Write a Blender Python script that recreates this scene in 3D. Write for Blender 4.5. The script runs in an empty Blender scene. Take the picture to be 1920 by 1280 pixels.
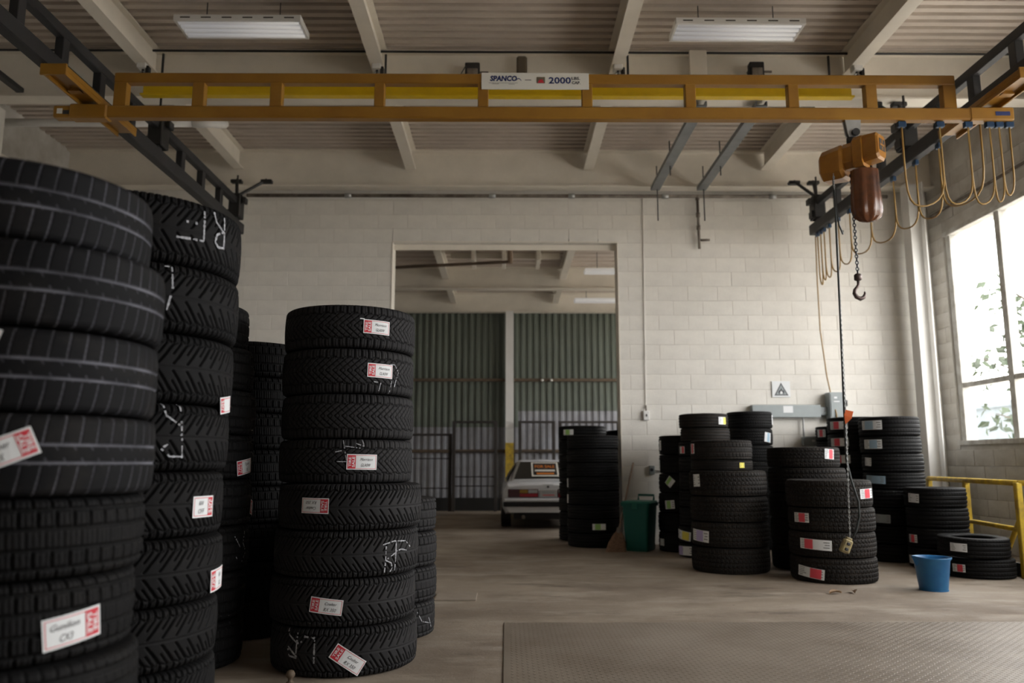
import bpy, bmesh, math, random
import numpy as np
from mathutils import Vector, Matrix

random.seed(7)
rng = np.random.default_rng(7)
PI = math.pi
SC = bpy.context.scene
COL = SC.collection

# ------------------------------------------------------------------ camera
CAM_H = 1.06
cam_d = bpy.data.cameras.new('camera')
cam = bpy.data.objects.new('camera', cam_d)
COL.objects.link(cam)
cam.location = (0, 0, CAM_H)
cam.rotation_euler = (PI / 2 + math.atan(227 / 1480), 0, -math.radians(0.40))
cam_d.sensor_width = 36.0
cam_d.lens = 1480 / 1920 * 36.0
cam_d.clip_start = 0.05
cam_d.dof.use_dof = True
cam_d.dof.focus_distance = 4.35
cam_d.dof.aperture_fstop = 1.9
SC.camera = cam

# ------------------------------------------------------------------ sky, daylight, exposure
world = bpy.data.worlds.new('overcast_sky')
SC.world = world
world.use_nodes = True
bg = world.node_tree.nodes['Background']
bg.inputs['Color'].default_value = (1.0, 0.992, 0.982, 1)
bg.inputs['Strength'].default_value = 10.0

SC.view_settings.view_transform = 'Standard'
SC.view_settings.look = 'None'
SC.view_settings.gamma = 1.0
SC.view_settings.use_curve_mapping = False
SC.view_settings.exposure = 0.0


def portal(name, loc, rot, sx, sy):
    l = bpy.data.lights.new(name, 'AREA')
    l.shape = 'RECTANGLE'
    l.size, l.size_y = sx, sy
    l.cycles.is_portal = True
    o = bpy.data.objects.new(name, l)
    o.location = loc
    o.rotation_euler = rot
    COL.objects.link(o)
    return o


# room dimensions
XL, XR = -6.05, 5.88          # side walls
YB, YW, YW2, YF = -3.2, 10.6, 10.86, 18.2   # wall behind camera, dividing wall faces, far wall
ZD, ZG = 5.33, 4.80           # roof deck, girder underside
ZD2, ZG2 = 4.95, 4.50         # second hall
WIN_Z0, WIN_Z1 = 1.34, 4.06
WIN_Y1, WIN_P, WIN_N = 10.22, 1.06, 11
WIN_Y0 = WIN_Y1 - WIN_P * WIN_N
portal('window_daylight', (6.25, (WIN_Y0 + WIN_Y1) / 2, (WIN_Z0 + WIN_Z1) / 2), (0, PI / 2, 0), WIN_Z1 - WIN_Z0, WIN_Y1 - WIN_Y0)
portal('hall_window_daylight', (6.25, 14.5, 2.85), (0, PI / 2, 0), 2.7, 6.0)


# ------------------------------------------------------------------ materials
def _new(name):
    m = bpy.data.materials.new(name)
    m.use_nodes = True
    nt = m.node_tree
    return m, nt, nt.nodes['Principled BSDF']


def mat(name, col, rough=0.6, metal=0.0, var=0.0, scale=6.0, col2=None, bump=0.0, bscale=None, spec=0.5, rnd=0.0):
    """Principled with optional two-tone noise, per-object tint and fine bump."""
    m, nt, b = _new(name)
    b.inputs['Roughness'].default_value = rough
    b.inputs['Metallic'].default_value = metal
    b.inputs['Specular IOR Level'].default_value = spec
    c1 = (*col, 1)
    b.inputs['Base Color'].default_value = c1
    tc = nt.nodes.new('ShaderNodeTexCoord')
    out = None
    if var > 0 or col2:
        nz = nt.nodes.new('ShaderNodeTexNoise')
        nz.inputs['Scale'].default_value = scale
        nz.inputs['Detail'].default_value = 6
        nz.inputs['Roughness'].default_value = 0.62
        nt.links.new(tc.outputs['Object'], nz.inputs['Vector'])
        mx = nt.nodes.new('ShaderNodeMix')
        mx.data_type = 'RGBA'
        mx.inputs[6].default_value = c1
        mx.inputs[7].default_value = (*(col2 or tuple(c * (1 - var) for c in col)), 1)
        rp = nt.nodes.new('ShaderNodeMapRange')
        rp.inputs[1].default_value = 0.38
        rp.inputs[2].default_value = 0.68
        nt.links.new(nz.outputs['Fac'], rp.inputs[0])
        nt.links.new(rp.outputs[0], mx.inputs[0])
        out = mx.outputs[2]
    if rnd > 0:
        oi = nt.nodes.new('ShaderNodeObjectInfo')
        mr = nt.nodes.new('ShaderNodeMapRange')
        mr.inputs[3].default_value = 1 - rnd
        mr.inputs[4].default_value = 1.0
        nt.links.new(oi.outputs['Random'], mr.inputs[0])
        mu = nt.nodes.new('ShaderNodeMix')
        mu.data_type = 'RGBA'
        mu.blend_type = 'MULTIPLY'
        mu.inputs[0].default_value = 1
        if out:
            nt.links.new(out, mu.inputs[6])
        else:
            mu.inputs[6].default_value = c1
        nt.links.new(mr.outputs[0], mu.inputs[7])
        out = mu.outputs[2]
    if out:
        nt.links.new(out, b.inputs['Base Color'])
    if bump > 0:
        n2 = nt.nodes.new('ShaderNodeTexNoise')
        n2.inputs['Scale'].default_value = bscale or scale * 6
        n2.inputs['Detail'].default_value = 4
        nt.links.new(tc.outputs['Object'], n2.inputs['Vector'])
        bp = nt.nodes.new('ShaderNodeBump')
        bp.inputs['Strength'].default_value = bump
        bp.inputs['Distance'].default_value = 0.01
        nt.links.new(n2.outputs['Fac'], bp.inputs['Height'])
        nt.links.new(bp.outputs['Normal'], b.inputs['Normal'])
    return m


def rubber(name, col, dust, groove_amt, rough=0.62, patch=0.3):
    """Rubber; the mesh attribute 'groove' says where grooves take the dust colour, near-black where it paints shade."""
    m, nt, b = _new(name)
    b.inputs['Roughness'].default_value = rough
    b.inputs['Specular IOR Level'].default_value = 0.16
    at = nt.nodes.new('ShaderNodeAttribute')
    at.attribute_name = 'groove'
    tc = nt.nodes.new('ShaderNodeTexCoord')
    nz = nt.nodes.new('ShaderNodeTexNoise')
    nz.inputs['Scale'].default_value = 7
    nz.inputs['Detail'].default_value = 5
    nt.links.new(tc.outputs['Object'], nz.inputs['Vector'])
    rp = nt.nodes.new('ShaderNodeMapRange')
    rp.inputs[1].default_value = 0.36
    rp.inputs[2].default_value = 0.66
    rp.inputs[3].default_value = 0.35
    rp.inputs[4].default_value = 1.0
    nt.links.new(nz.outputs['Fac'], rp.inputs[0])
    mu = nt.nodes.new('ShaderNodeMath')
    mu.operation = 'MULTIPLY'
    nt.links.new(at.outputs['Fac'], mu.inputs[0])
    nt.links.new(rp.outputs[0], mu.inputs[1])
    m2 = nt.nodes.new('ShaderNodeMath')
    m2.operation = 'MULTIPLY'
    m2.inputs[1].default_value = groove_amt
    nt.links.new(mu.outputs[0], m2.inputs[0])
    # brownish handling patches on the block tops
    n2 = nt.nodes.new('ShaderNodeTexNoise')
    n2.inputs['Scale'].default_value = 3.2
    n2.inputs['Detail'].default_value = 8
    n2.inputs['Roughness'].default_value = 0.7
    nt.links.new(tc.outputs['Object'], n2.inputs['Vector'])
    r2 = nt.nodes.new('ShaderNodeMapRange')
    r2.inputs[1].default_value = 0.5
    r2.inputs[2].default_value = 0.75
    r2.inputs[4].default_value = patch
    nt.links.new(n2.outputs['Fac'], r2.inputs[0])
    mp = nt.nodes.new('ShaderNodeMix')
    mp.data_type = 'RGBA'
    mp.inputs[6].default_value = (*col, 1)
    mp.inputs[7].default_value = (0.055, 0.046, 0.038, 1)
    nt.links.new(r2.outputs[0], mp.inputs[0])
    mx = nt.nodes.new('ShaderNodeMix')
    mx.data_type = 'RGBA'
    nt.links.new(mp.outputs[2], mx.inputs[6])
    mx.inputs[7].default_value = (*dust, 1)
    nt.links.new(m2.outputs[0], mx.inputs[0])
    nt.links.new(mx.outputs[2], b.inputs['Base Color'])
    return m


def glass_mat(name, tint=(0.96, 0.96, 0.955)):
    m = bpy.data.materials.new(name)
    m.use_nodes = True
    nt = m.node_tree
    nt.nodes.clear()
    o = nt.nodes.new('ShaderNodeOutputMaterial')
    t = nt.nodes.new('ShaderNodeBsdfTransparent')
    t.inputs[0].default_value = (*tint, 1)
    g = nt.nodes.new('ShaderNodeBsdfGlossy')
    g.inputs['Roughness'].default_value = 0.03
    lw = nt.nodes.new('ShaderNodeLayerWeight')
    f = nt.nodes.new('ShaderNodeMath')
    f.operation = 'POWER'
    f.inputs[1].default_value = 5.0
    nt.links.new(lw.outputs['Facing'], f.inputs[0])
    f2 = nt.nodes.new('ShaderNodeMath')
    f2.operation = 'MULTIPLY_ADD'
    f2.inputs[1].default_value = 0.9
    f2.inputs[2].default_value = 0.04
    nt.links.new(f.outputs[0], f2.inputs[0])
    mx = nt.nodes.new('ShaderNodeMixShader')
    nt.links.new(f2.outputs[0], mx.inputs[0])
    nt.links.new(t.outputs[0], mx.inputs[1])
    nt.links.new(g.outputs[0], mx.inputs[2])
    nt.links.new(mx.outputs[0], o.inputs[0])
    return m


def concrete_mat():
    m, nt, b = _new('stained_concrete')
    tc = nt.nodes.new('ShaderNodeTexCoord')

    def noise(scale, detail, rough, lo, hi, stretch=None, off=0):
        n = nt.nodes.new('ShaderNodeTexNoise')
        n.inputs['Scale'].default_value = scale
        n.inputs['Detail'].default_value = detail
        n.inputs['Roughness'].default_value = rough
        mp = nt.nodes.new('ShaderNodeMapping')
        mp.inputs['Location'].default_value = (off, off * 0.7, 0)
        mp.inputs['Scale'].default_value = stretch or (1, 1, 1)
        nt.links.new(tc.outputs['Object'], mp.inputs[0])
        nt.links.new(mp.outputs[0], n.inputs['Vector'])
        r = nt.nodes.new('ShaderNodeMapRange')
        r.inputs[1].default_value = lo
        r.inputs[2].default_value = hi
        nt.links.new(n.outputs['Fac'], r.inputs[0])
        return r.outputs[0]

    def mix(a, bcol, fac):
        x = nt.nodes.new('ShaderNodeMix')
        x.data_type = 'RGBA'
        if isinstance(a, tuple):
            x.inputs[6].default_value = (*a, 1)
        else:
            nt.links.new(a, x.inputs[6])
        x.inputs[7].default_value = (*bcol, 1)
        nt.links.new(fac, x.inputs[0])
        return x.outputs[2]
    c = mix((0.300, 0.248, 0.194), (0.165, 0.126, 0.094), noise(0.8, 7, 0.6, 0.40, 0.66))
    c = mix(c, (0.37, 0.318, 0.26), noise(2.4, 8, 0.65, 0.50, 0.70, (0.5, 1.4, 1), 3))
    c = mix(c, (0.085, 0.062, 0.045), noise(1.5, 9, 0.7, 0.57, 0.74, (0.6, 1.5, 1), 9))
    c = mix(c, (0.06, 0.048, 0.038), noise(16, 6, 0.6, 0.68, 0.80, None, 5))
    nt.links.new(c, b.inputs['Base Color'])
    rr = noise(3, 5, 0.6, 0.3, 0.7, None, 2)
    mr = nt.nodes.new('ShaderNodeMapRange')
    mr.inputs[3].default_value = 0.55
    mr.inputs[4].default_value = 0.85
    nt.links.new(rr, mr.inputs[0])
    nt.links.new(mr.outputs[0], b.inputs['Roughness'])
    bn = nt.nodes.new('ShaderNodeBump')
    bn.inputs['Strength'].default_value = 0.25
    bn.inputs['Distance'].default_value = 0.01
    nt.links.new(noise(35, 6, 0.7, 0.2, 0.8), bn.inputs['Height'])
    nt.links.new(bn.outputs[0], b.inputs['Normal'])
    return m


M = {}
M['concrete'] = concrete_mat()
M['block'] = mat('painted_block', (0.84, 0.81, 0.755), 0.55, var=0.12, scale=3.0, bump=0.25, bscale=60, rnd=0.05)
M['mortar'] = mat('painted_mortar', (0.76, 0.725, 0.665), 0.7, var=0.2, scale=2.0)
M['block_side'] = mat('soiled_block', (0.66, 0.64, 0.60), 0.6, col2=(0.45, 0.42, 0.37), scale=2.2, bump=0.3, bscale=60, rnd=0.10)
M['deck'] = mat('painted_deck', (0.64, 0.56, 0.49), 0.5, var=0.18, scale=1.2, rnd=0.06)
M['steel_white'] = mat('cream_painted_steel', (0.82, 0.765, 0.675), 0.45, var=0.10, scale=2.5)
M['column'] = mat('white_painted_column', (0.80, 0.79, 0.77), 0.4, var=0.06, scale=3)
M['crane'] = mat('orange_yellow_enamel', (0.33, 0.165, 0.02), 0.4, col2=(0.26, 0.118, 0.014), scale=2.0)
M['yellow'] = mat('bright_yellow_paint', (0.80, 0.54, 0.005), 0.45, col2=(0.68, 0.45, 0.005), scale=3)
M['rail_yellow'] = mat('chipped_yellow_paint', (0.78, 0.55, 0.05), 0.5, col2=(0.42, 0.27, 0.06), scale=9)
M['runway'] = mat('charcoal_grey_paint', (0.02, 0.02, 0.022), 0.6, var=0.3, scale=3)
M['black_steel'] = mat('black_steel', (0.02, 0.02, 0.02), 0.5, var=0.3, scale=9)
M['grey_strut'] = mat('grey_strut', (0.20, 0.21, 0.22), 0.45, metal=0.2, var=0.2)
M['galv'] = mat('galvanised_metal', (0.45, 0.46, 0.46), 0.4, metal=0.7, var=0.2)
M['dark_rust'] = mat('dark_rusty_steel', (0.035, 0.028, 0.024), 0.7, var=0.3)
M['rust'] = mat('rusty_pipe', (0.10, 0.075, 0.06), 0.7, col2=(0.30, 0.27, 0.23), scale=5)
M['elec'] = mat('grey_enclosure', (0.33, 0.37, 0.38), 0.4, var=0.12, scale=4)
M['paper'] = mat('white_paper', (0.82, 0.84, 0.86), 0.6)
M['red'] = mat('red_print', (0.62, 0.03, 0.05), 0.55)
M['label_red'] = mat('pinkish_red_sticker', (0.78, 0.08, 0.11), 0.5)
M['ink'] = mat('dark_ink', (0.03, 0.03, 0.04), 0.6)
M['label_blue'] = mat('pale_blue_print', (0.36, 0.52, 0.66), 0.5)
M['label_yellow'] = mat('yellow_sticker', (0.85, 0.75, 0.10), 0.5)
M['label_green'] = mat('green_print', (0.35, 0.62, 0.18), 0.5)
M['label_lilac'] = mat('lilac_print', (0.50, 0.42, 0.72), 0.5)
M['chalk'] = mat('white_chalk', (0.50, 0.51, 0.55), 0.9, col2=(0.13, 0.13, 0.14), scale=90)
M['print_grey'] = mat('grey_print', (0.22, 0.22, 0.23), 0.6)
M['navy'] = mat('navy_print', (0.015, 0.03, 0.14), 0.5)
M['sign_white'] = mat('white_sign', (0.78, 0.77, 0.72), 0.4)
M['glass'] = glass_mat('window_glass')
M['frame'] = mat('weathered_window_frame', (0.66, 0.66, 0.63), 0.5, col2=(0.42, 0.40, 0.36), scale=7)
M['cable'] = mat('tan_yellow_cable', (0.34, 0.205, 0.055), 0.5)
M['cable_black'] = mat('black_cable', (0.02, 0.025, 0.025), 0.45)
M['blue_trolley'] = mat('blue_trolley', (0.006, 0.035, 0.09), 0.4)
M['bag'] = mat('brown_vinyl', (0.14, 0.048, 0.018), 0.22, col2=(0.045, 0.02, 0.014), scale=4)
M['hoist'] = mat('hoist_orange', (0.40, 0.18, 0.02), 0.3, col2=(0.27, 0.105, 0.014), scale=3)
M['chain'] = mat('dark_chain', (0.05, 0.055, 0.06), 0.35, metal=0.8)
M['hook'] = mat('worn_hook_steel', (0.12, 0.09, 0.085), 0.4, metal=0.6)
M['pendant'] = mat('grimy_yellow_pendant', (0.36, 0.29, 0.13), 0.6, col2=(0.20, 0.16, 0.09), scale=30)
M['orange_tag'] = mat('orange_tag', (0.72, 0.14, 0.03), 0.6)
M['green_sheet'] = mat('green_translucent_sheet', (0.165, 0.19, 0.158), 0.6, var=0.22, scale=1.0, rnd=0.1)
M['white_sheet'] = mat('greyed_white_sheet', (0.40, 0.41, 0.45), 0.55, col2=(0.26, 0.26, 0.275), scale=1.4, rnd=0.08)
M['girt'] = mat('brown_girt', (0.13, 0.092, 0.06), 0.7, var=0.3)
M['bin'] = mat('dark_green_plastic', (0.0, 0.105, 0.085), 0.4)
M['bin_lid'] = mat('green_lid', (0.01, 0.15, 0.11), 0.4)
M['wood'] = mat('broom_wood', (0.34, 0.245, 0.18), 0.6, var=0.3, scale=12)
M['straw'] = mat('broom_straw', (0.22, 0.13, 0.08), 0.85, var=0.4, scale=40)
M['bucket'] = mat('blue_plastic', (0.006, 0.105, 0.28), 0.42, col2=(0.015, 0.14, 0.31), scale=8)
M['car_white'] = mat('white_car_paint', (0.72, 0.74, 0.78), 0.25, var=0.06)
M['car_black'] = mat('black_trim', (0.012, 0.012, 0.014), 0.5)
M['car_glass'] = mat('dark_car_glass', (0.012, 0.014, 0.013), 0.12)
M['tail_red'] = mat('red_tail_lens', (0.30, 0.01, 0.02), 0.25)
M['tail_dark'] = mat('dark_red_lens', (0.07, 0.015, 0.02), 0.25)
M['tail_amber'] = mat('amber_lens', (0.35, 0.20, 0.02), 0.25)
M['tail_clear'] = mat('clear_lens', (0.45, 0.45, 0.45), 0.25)
M['sign_orange'] = mat('orange_letters', (0.75, 0.22, 0.02), 0.6)
M['plate'] = mat('worn_steel_plate', (0.255, 0.215, 0.175), 0.46, metal=0.12, col2=(0.165, 0.130, 0.100), scale=1.3)
M['tube'] = mat('fluorescent_tube', (0.86, 0.87, 0.88), 0.3)
_b = M['tube'].node_tree.nodes['Principled BSDF']
_b.inputs['Emission Color'].default_value = (1.0, 0.98, 1.0, 1)
_b.inputs['Emission Strength'].default_value = 0.14  # faint glow added to whiten unlit tubes; hall light housings share it
M['fixture'] = mat('white_enamel_fixture', (0.78, 0.77, 0.75), 0.35)
M['slot'] = mat('slot_shadow', (0.06, 0.055, 0.05), 0.8)
M['haze_wall'] = mat('blue_grey_haze', (0.11, 0.13, 0.14), 0.8, var=0.1, scale=0.3)
M['leaf'] = mat('green_leaf', (0.045, 0.075, 0.03), 0.6, var=0.3, rnd=0.2)
M['bark'] = mat('tree_bark', (0.13, 0.10, 0.075), 0.9, var=0.3)
M['ground'] = mat('pale_gravel', (0.62, 0.58, 0.52), 0.9, var=0.2)
M['dead_leaf'] = mat('dry_leaf', (0.25, 0.16, 0.09), 0.8)
M['board'] = mat('thin_board', (0.30, 0.25, 0.20), 0.8, var=0.2)
M['roof_dark'] = mat('roof_slab', (0.10, 0.10, 0.10), 0.9)
M['dark_plate'] = mat('brown_plate', (0.14, 0.115, 0.08), 0.6)
M['rub_shaded'] = rubber('shade_darkened_rubber', (0.0062, 0.006, 0.0066), (0.002, 0.002, 0.002), 0.95, 0.72, 0.12)  # worn rubber darkened to paint in left-side gloom, grooves blackened further
M['rub_worn'] = rubber('worn_black_rubber', (0.021, 0.0203, 0.0215), (0.002, 0.002, 0.002), 0.97, 0.66, 0.15)  # near-black groove colour paints shade into the tread
M['rub_dust'] = rubber('rubber_with_pale_dust_in_grooves', (0.0062, 0.0062, 0.0074), (0.17, 0.17, 0.20), 1.0, 0.72, 0.25)  # pale groove dust; base rubber darkened like the gloomy left stacks
M['rub_new'] = rubber('new_black_rubber', (0.0075, 0.0075, 0.008), (0.002, 0.002, 0.002), 0.9, 0.6, 0.10)  # grooves coloured black as painted shade, no dust here
M['rub_brown'] = rubber('dusty_brown_black_rubber', (0.014, 0.0128, 0.012), (0.045, 0.030, 0.020), 0.5, 0.66, 0.35)


# ------------------------------------------------------------------ mesh helpers
class MB:
    def __init__(s):
        s.v, s.f = [], []

    def add(s, vs, fs):
        o = len(s.v)
        s.v += [tuple(v) for v in vs]
        s.f += [tuple(i + o for i in f) for f in fs]
        return s

    def box(s, x0, x1, y0, y1, z0, z1, mtx=None):
        vs = [Vector(p) for p in ((x0, y0, z0), (x1, y0, z0), (x1, y1, z0), (x0, y1, z0), (x0, y0, z1), (x1, y0, z1), (x1, y1, z1), (x0, y1, z1))]
        if mtx is not None:
            vs = [mtx @ v for v in vs]
        return s.add(vs, [(0, 3, 2, 1), (4, 5, 6, 7), (0, 1, 5, 4), (1, 2, 6, 5), (2, 3, 7, 6), (3, 0, 4, 7)])

    def bbox(s, x0, x1, y0, y1, z0, z1, c=0.005, mtx=None):
        """Box with chamfered edges."""
        bm = bmesh.new()
        bmesh.ops.create_cube(bm, size=1)
        for v in bm.verts:
            v.co = Vector(((x0 + x1) / 2 + v.co.x * (x1 - x0), (y0 + y1) / 2 + v.co.y * (y1 - y0), (z0 + z1) / 2 + v.co.z * (z1 - z0)))
        bmesh.ops.bevel(bm, geom=bm.edges[:], offset=c, segments=1, affect='EDGES')
        bm.verts.index_update()
        vs = [v.co.copy() for v in bm.verts]
        if mtx is not None:
            vs = [mtx @ v for v in vs]
        fs = [[v.index for v in f.verts] for f in bm.faces]
        bm.free()
        return s.add(vs, fs)

    def tube(s, pts, r, n=8, closed=False, caps=True):
        pts = [Vector(p) for p in pts]
        rr = r if isinstance(r, (list, tuple)) else [r] * len(pts)
        rings = []
        prev = None
        for i, p in enumerate(pts):
            if closed:
                d = pts[(i + 1) % len(pts)] - pts[i - 1]
            else:
                d = pts[min(i + 1, len(pts) - 1)] - pts[max(i - 1, 0)]
            if d.length < 1e-9:
                d = Vector((0, 0, 1))
            d.normalize()
            if prev is None:
                a = Vector((0, 0, 1)) if abs(d.z) < 0.9 else Vector((1, 0, 0))
                u = d.cross(a).normalized()
            else:
                u = (prev - d * prev.dot(d))
                u = u.normalized() if u.length > 1e-6 else d.orthogonal().normalized()
            prev = u
            w = d.cross(u)
            rings.append([p + (u * math.cos(2 * PI * k / n) + w * math.sin(2 * PI * k / n)) * rr[i] for k in range(n)])
        vs = [v for q in rings for v in q]
        fs = []
        m = len(pts)
        for i in range(m if closed else m - 1):
            j = (i + 1) % m
            for k in range(n):
                l = (k + 1) % n
                fs.append((i * n + k, i * n + l, j * n + l, j * n + k))
        if caps and not closed:
            fs.append(tuple(range(n))[::-1])
            fs.append(tuple((m - 1) * n + k for k in range(n)))
        return s.add(vs, fs)

    def lathe(s, prof, n=32, center=(0, 0, 0), cap0=True, cap1=True):
        cx, cy, cz = center
        vs = [(cx + r * math.cos(2 * PI * k / n), cy + r * math.sin(2 * PI * k / n), cz + z) for r, z in prof for k in range(n)]
        fs = []
        for i in range(len(prof) - 1):
            for k in range(n):
                l = (k + 1) % n
                fs.append((i * n + k, i * n + l, (i + 1) * n + l, (i + 1) * n + k))
        if cap0:
            fs.append(tuple(range(n))[::-1])
        if cap1:
            fs.append(tuple((len(prof) - 1) * n + k for k in range(n)))
        return s.add(vs, fs)

    def prism(s, poly, a, b, axis='y', mtx=None):
        """Extrude a 2-D polygon between a and b along an axis."""
        n = len(poly)
        mk = {'y': lambda p, t: (p[0], t, p[1]), 'x': lambda p, t: (t, p[0], p[1]), 'z': lambda p, t: (p[0], p[1], t)}[axis]
        vs = [Vector(mk(p, a)) for p in poly] + [Vector(mk(p, b)) for p in poly]
        if mtx is not None:
            vs = [mtx @ v for v in vs]
        fs = [tuple(range(n)), tuple(range(2 * n - 1, n - 1, -1))]
        for i in range(n):
            j = (i + 1) % n
            fs.append((i, i + n, j + n, j))
        return s.add(vs, fs)

    def ibeam(s, a0, a1, c, z0, z1, w, tf=0.014, tw=0.01, axis='y'):
        zc0, zc1 = z0 + tf, z1 - tf
        h, q = w / 2, tw / 2
        poly = [(c - h, z0), (c + h, z0), (c + h, zc0), (c + q, zc0), (c + q, zc1), (c + h, zc1), (c + h, z1), (c - h, z1), (c - h, zc1), (c - q, zc1), (c - q, zc0), (c - h, zc0)]
        return s.prism(poly, a0, a1, axis)

    def mesh(s, name, smooth=False):
        me = bpy.data.meshes.new(name)
        me.from_pydata(s.v, [], s.f)
        bm = bmesh.new()
        bm.from_mesh(me)
        bmesh.ops.recalc_face_normals(bm, faces=bm.faces[:])
        bm.to_mesh(me)
        bm.free()
        if smooth:
            me.polygons.foreach_set('use_smooth', [True] * len(me.polygons))
        return me

    def build(s, name, m, parent=None, smooth=False):
        return link(name, s.mesh(name, smooth), m, parent)


def link(name, me, m, parent=None):
    if m is not None and not me.materials:
        me.materials.append(m if not isinstance(m, str) else M[m])
    o = bpy.data.objects.new(name, me)
    COL.objects.link(o)
    o.parent = parent
    return o


def tag(o, label, cat, group=None, kind=None):
    if label:
        o['label'] = label
    if cat:
        o['category'] = cat
    if group:
        o['group'] = group
    if kind:
        o['kind'] = kind
    return o


def struct(o, label=None):
    o['kind'] = 'structure'
    if label:
        o['label'] = label
    return o


def empty(name, loc=(0, 0, 0), rz=0.0):
    o = bpy.data.objects.new(name, None)
    o.empty_display_size = 0.1
    o.location = loc
    o.rotation_euler = (0, 0, rz)
    COL.objects.link(o)
    return o


_TXT = {}


def text_geo(body, size, shear=0.0, align='CENTER', bold=0.0):
    """Flat text as (verts2d, faces), centred on its own box."""
    key = (body, size, shear, align, bold)
    if key in _TXT:
        return _TXT[key]
    c = bpy.data.curves.new('lettering', 'FONT')
    c.body = body
    c.size = size
    c.shear = shear
    c.offset = bold
    c.align_x = 'CENTER'
    c.resolution_u = 2
    o = bpy.data.objects.new('lettering_source', c)
    COL.objects.link(o)
    dg = bpy.context.evaluated_depsgraph_get()
    me = o.evaluated_get(dg).to_mesh()
    vs = [(v.co.x, v.co.y) for v in me.vertices]
    fs = [tuple(p.vertices) for p in me.polygons]
    o.evaluated_get(dg).to_mesh_clear()
    bpy.data.objects.remove(o)
    bpy.data.curves.remove(c)
    if vs:
        x0, x1 = min(v[0] for v in vs), max(v[0] for v in vs)
        y0, y1 = min(v[1] for v in vs), max(v[1] for v in vs)
        vs = [(x - (x0 + x1) / 2, y - (y0 + y1) / 2) for x, y in vs]
    _TXT[key] = (vs, fs)
    return vs, fs


def flat_text(name, body, size, m, parent, mtx, shear=0.0, width=None, bold=0.0):
    vs, fs = text_geo(body, size, shear, bold=bold)
    k = 1.0
    if width:
        w = max(v[0] for v in vs) - min(v[0] for v in vs)
        k = width / w
    mb = MB()
    mb.add([mtx @ Vector((x * k, y, 0)) for x, y in vs], fs)
    me = bpy.data.meshes.new(name)
    me.from_pydata(mb.v, [], mb.f)
    return link(name, me, m, parent)


# ================================================================== THE ROOM
# ---- floor with steel plates
fl = MB().box(XL - 0.3, XR + 0.3, YB - 0.3, YF + 0.3, -0.25, 0.0).build('floor', 'concrete')
struct(fl, 'stained brown-grey concrete floor')
MB().bbox(-0.015, 4.75, 2.2, 5.50, -0.01, 0.005, 0.002).build('steel_plate', 'plate', fl)
# raised lugs of the checker plate, too small to pick apart
lx, ly = np.meshgrid(np.arange(0.03, 4.72, 0.028), np.arange(3.4, 5.48, 0.028))
lx, ly = lx.ravel(), ly.ravel()
par = ((np.round((lx - 0.03) / 0.028) + np.round((ly - 3.4) / 0.028)) % 2)
ang = np.where(par > 0, PI / 4, -PI / 4)
base = np.array([(-.011, 0, 0), (0, -.004, 0), (.011, 0, 0), (0, .004, 0), (-.005, 0, .0011), (.005, 0, .0011)])
ca, sa = np.cos(ang)[:, None], np.sin(ang)[:, None]
vx = lx[:, None] + base[None, :, 0] * ca - base[None, :, 1] * sa
vy = ly[:, None] + base[None, :, 0] * sa + base[None, :, 1] * ca
vz = np.broadcast_to(base[None, :, 2] + 0.005, vx.shape)
V = np.stack([vx, vy, vz], -1).reshape(-1, 3)
tri = np.array([(0, 1, 4), (1, 5, 4), (1, 2, 5), (2, 3, 5), (3, 4, 5), (3, 0, 4)])
Fc = (np.arange(len(lx))[:, None, None] * 6 + tri[None]).reshape(-1, 3)
me = bpy.data.meshes.new('plate_lugs')
me.from_pydata(V.tolist(), [], Fc.tolist())
lug = link('plate_lugs', me, 'plate', fl)
lug['kind'] = 'stuff'

# ---- dividing wall at the back, built of painted blocks
DX0, DX1, DZ = -1.58, 1.535, 4.13
wb = MB()
wb.box(XL, DX0 + 0.004, YW + 0.0035, YW2, 0, 5.40)
wb.box(DX1 - 0.004, XR, YW + 0.0035, YW2, 0, 5.40)
wb.box(DX0, DX1, YW + 0.0035, YW2, DZ, 5.40)
wall_back = struct(wb.build('wall_back', 'mortar'), 'cream painted concrete block wall around the tall doorway')


def block_mesh(name, w, h, d=0.10, c=0.0032):
    """Block with chamfered front arris; front faces -Y."""
    x, z = w / 2, h / 2
    vs = [(-x, d, -z), (x, d, -z), (x, d, z), (-x, d, z), (-x, c, -z), (x, c, -z), (x, c, z), (-x, c, z),
          (-x + c, 0, -z + c), (x - c, 0, -z + c), (x - c, 0, z - c), (-x + c, 0, z - c)]
    fs = [(4, 5, 9, 8), (5, 6, 10, 9), (6, 7, 11, 10), (7, 4, 8, 11), (8, 9, 10, 11), (0, 1, 5, 4), (1, 2, 6, 5), (2, 3, 7, 6), (3, 0, 4, 7)]
    m_ = bpy.data.meshes.new(name)
    m_.from_pydata(vs, [], fs)
    return m_


BL, BH, JT = 0.4064, 0.2032, 0.0055
_bm = {}
cells = []
for r in range(24):
    z0 = r * BH
    if z0 > 4.75:
        break
    x = XL + (0.203 if r % 2 else 0.0) - BL
    while x < XR:
        spans = [(max(x, XL), min(x + BL, XR))]
        if z0 + BH * 0.5 < DZ:
            a, b_ = spans[0]
            spans = [(a, min(b_, DX0)), (max(a, DX1), b_)]
        for a, b_ in spans:
            if b_ - a > 0.05:
                cells.append((a, b_, z0))
        x += BL


def seen_rank(c):
    x, z = (c[0] + c[1]) / 2, c[2] + 0.1
    if x < -3.75 or (x < -1.58 and z < 1.9 + (0.35 if x < -2.4 else 0.0)) or (x < -2.9 and z < 2.7):
        return 1
    if x > 2.0 and z < 1.15:
        return 1
    return 0


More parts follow.
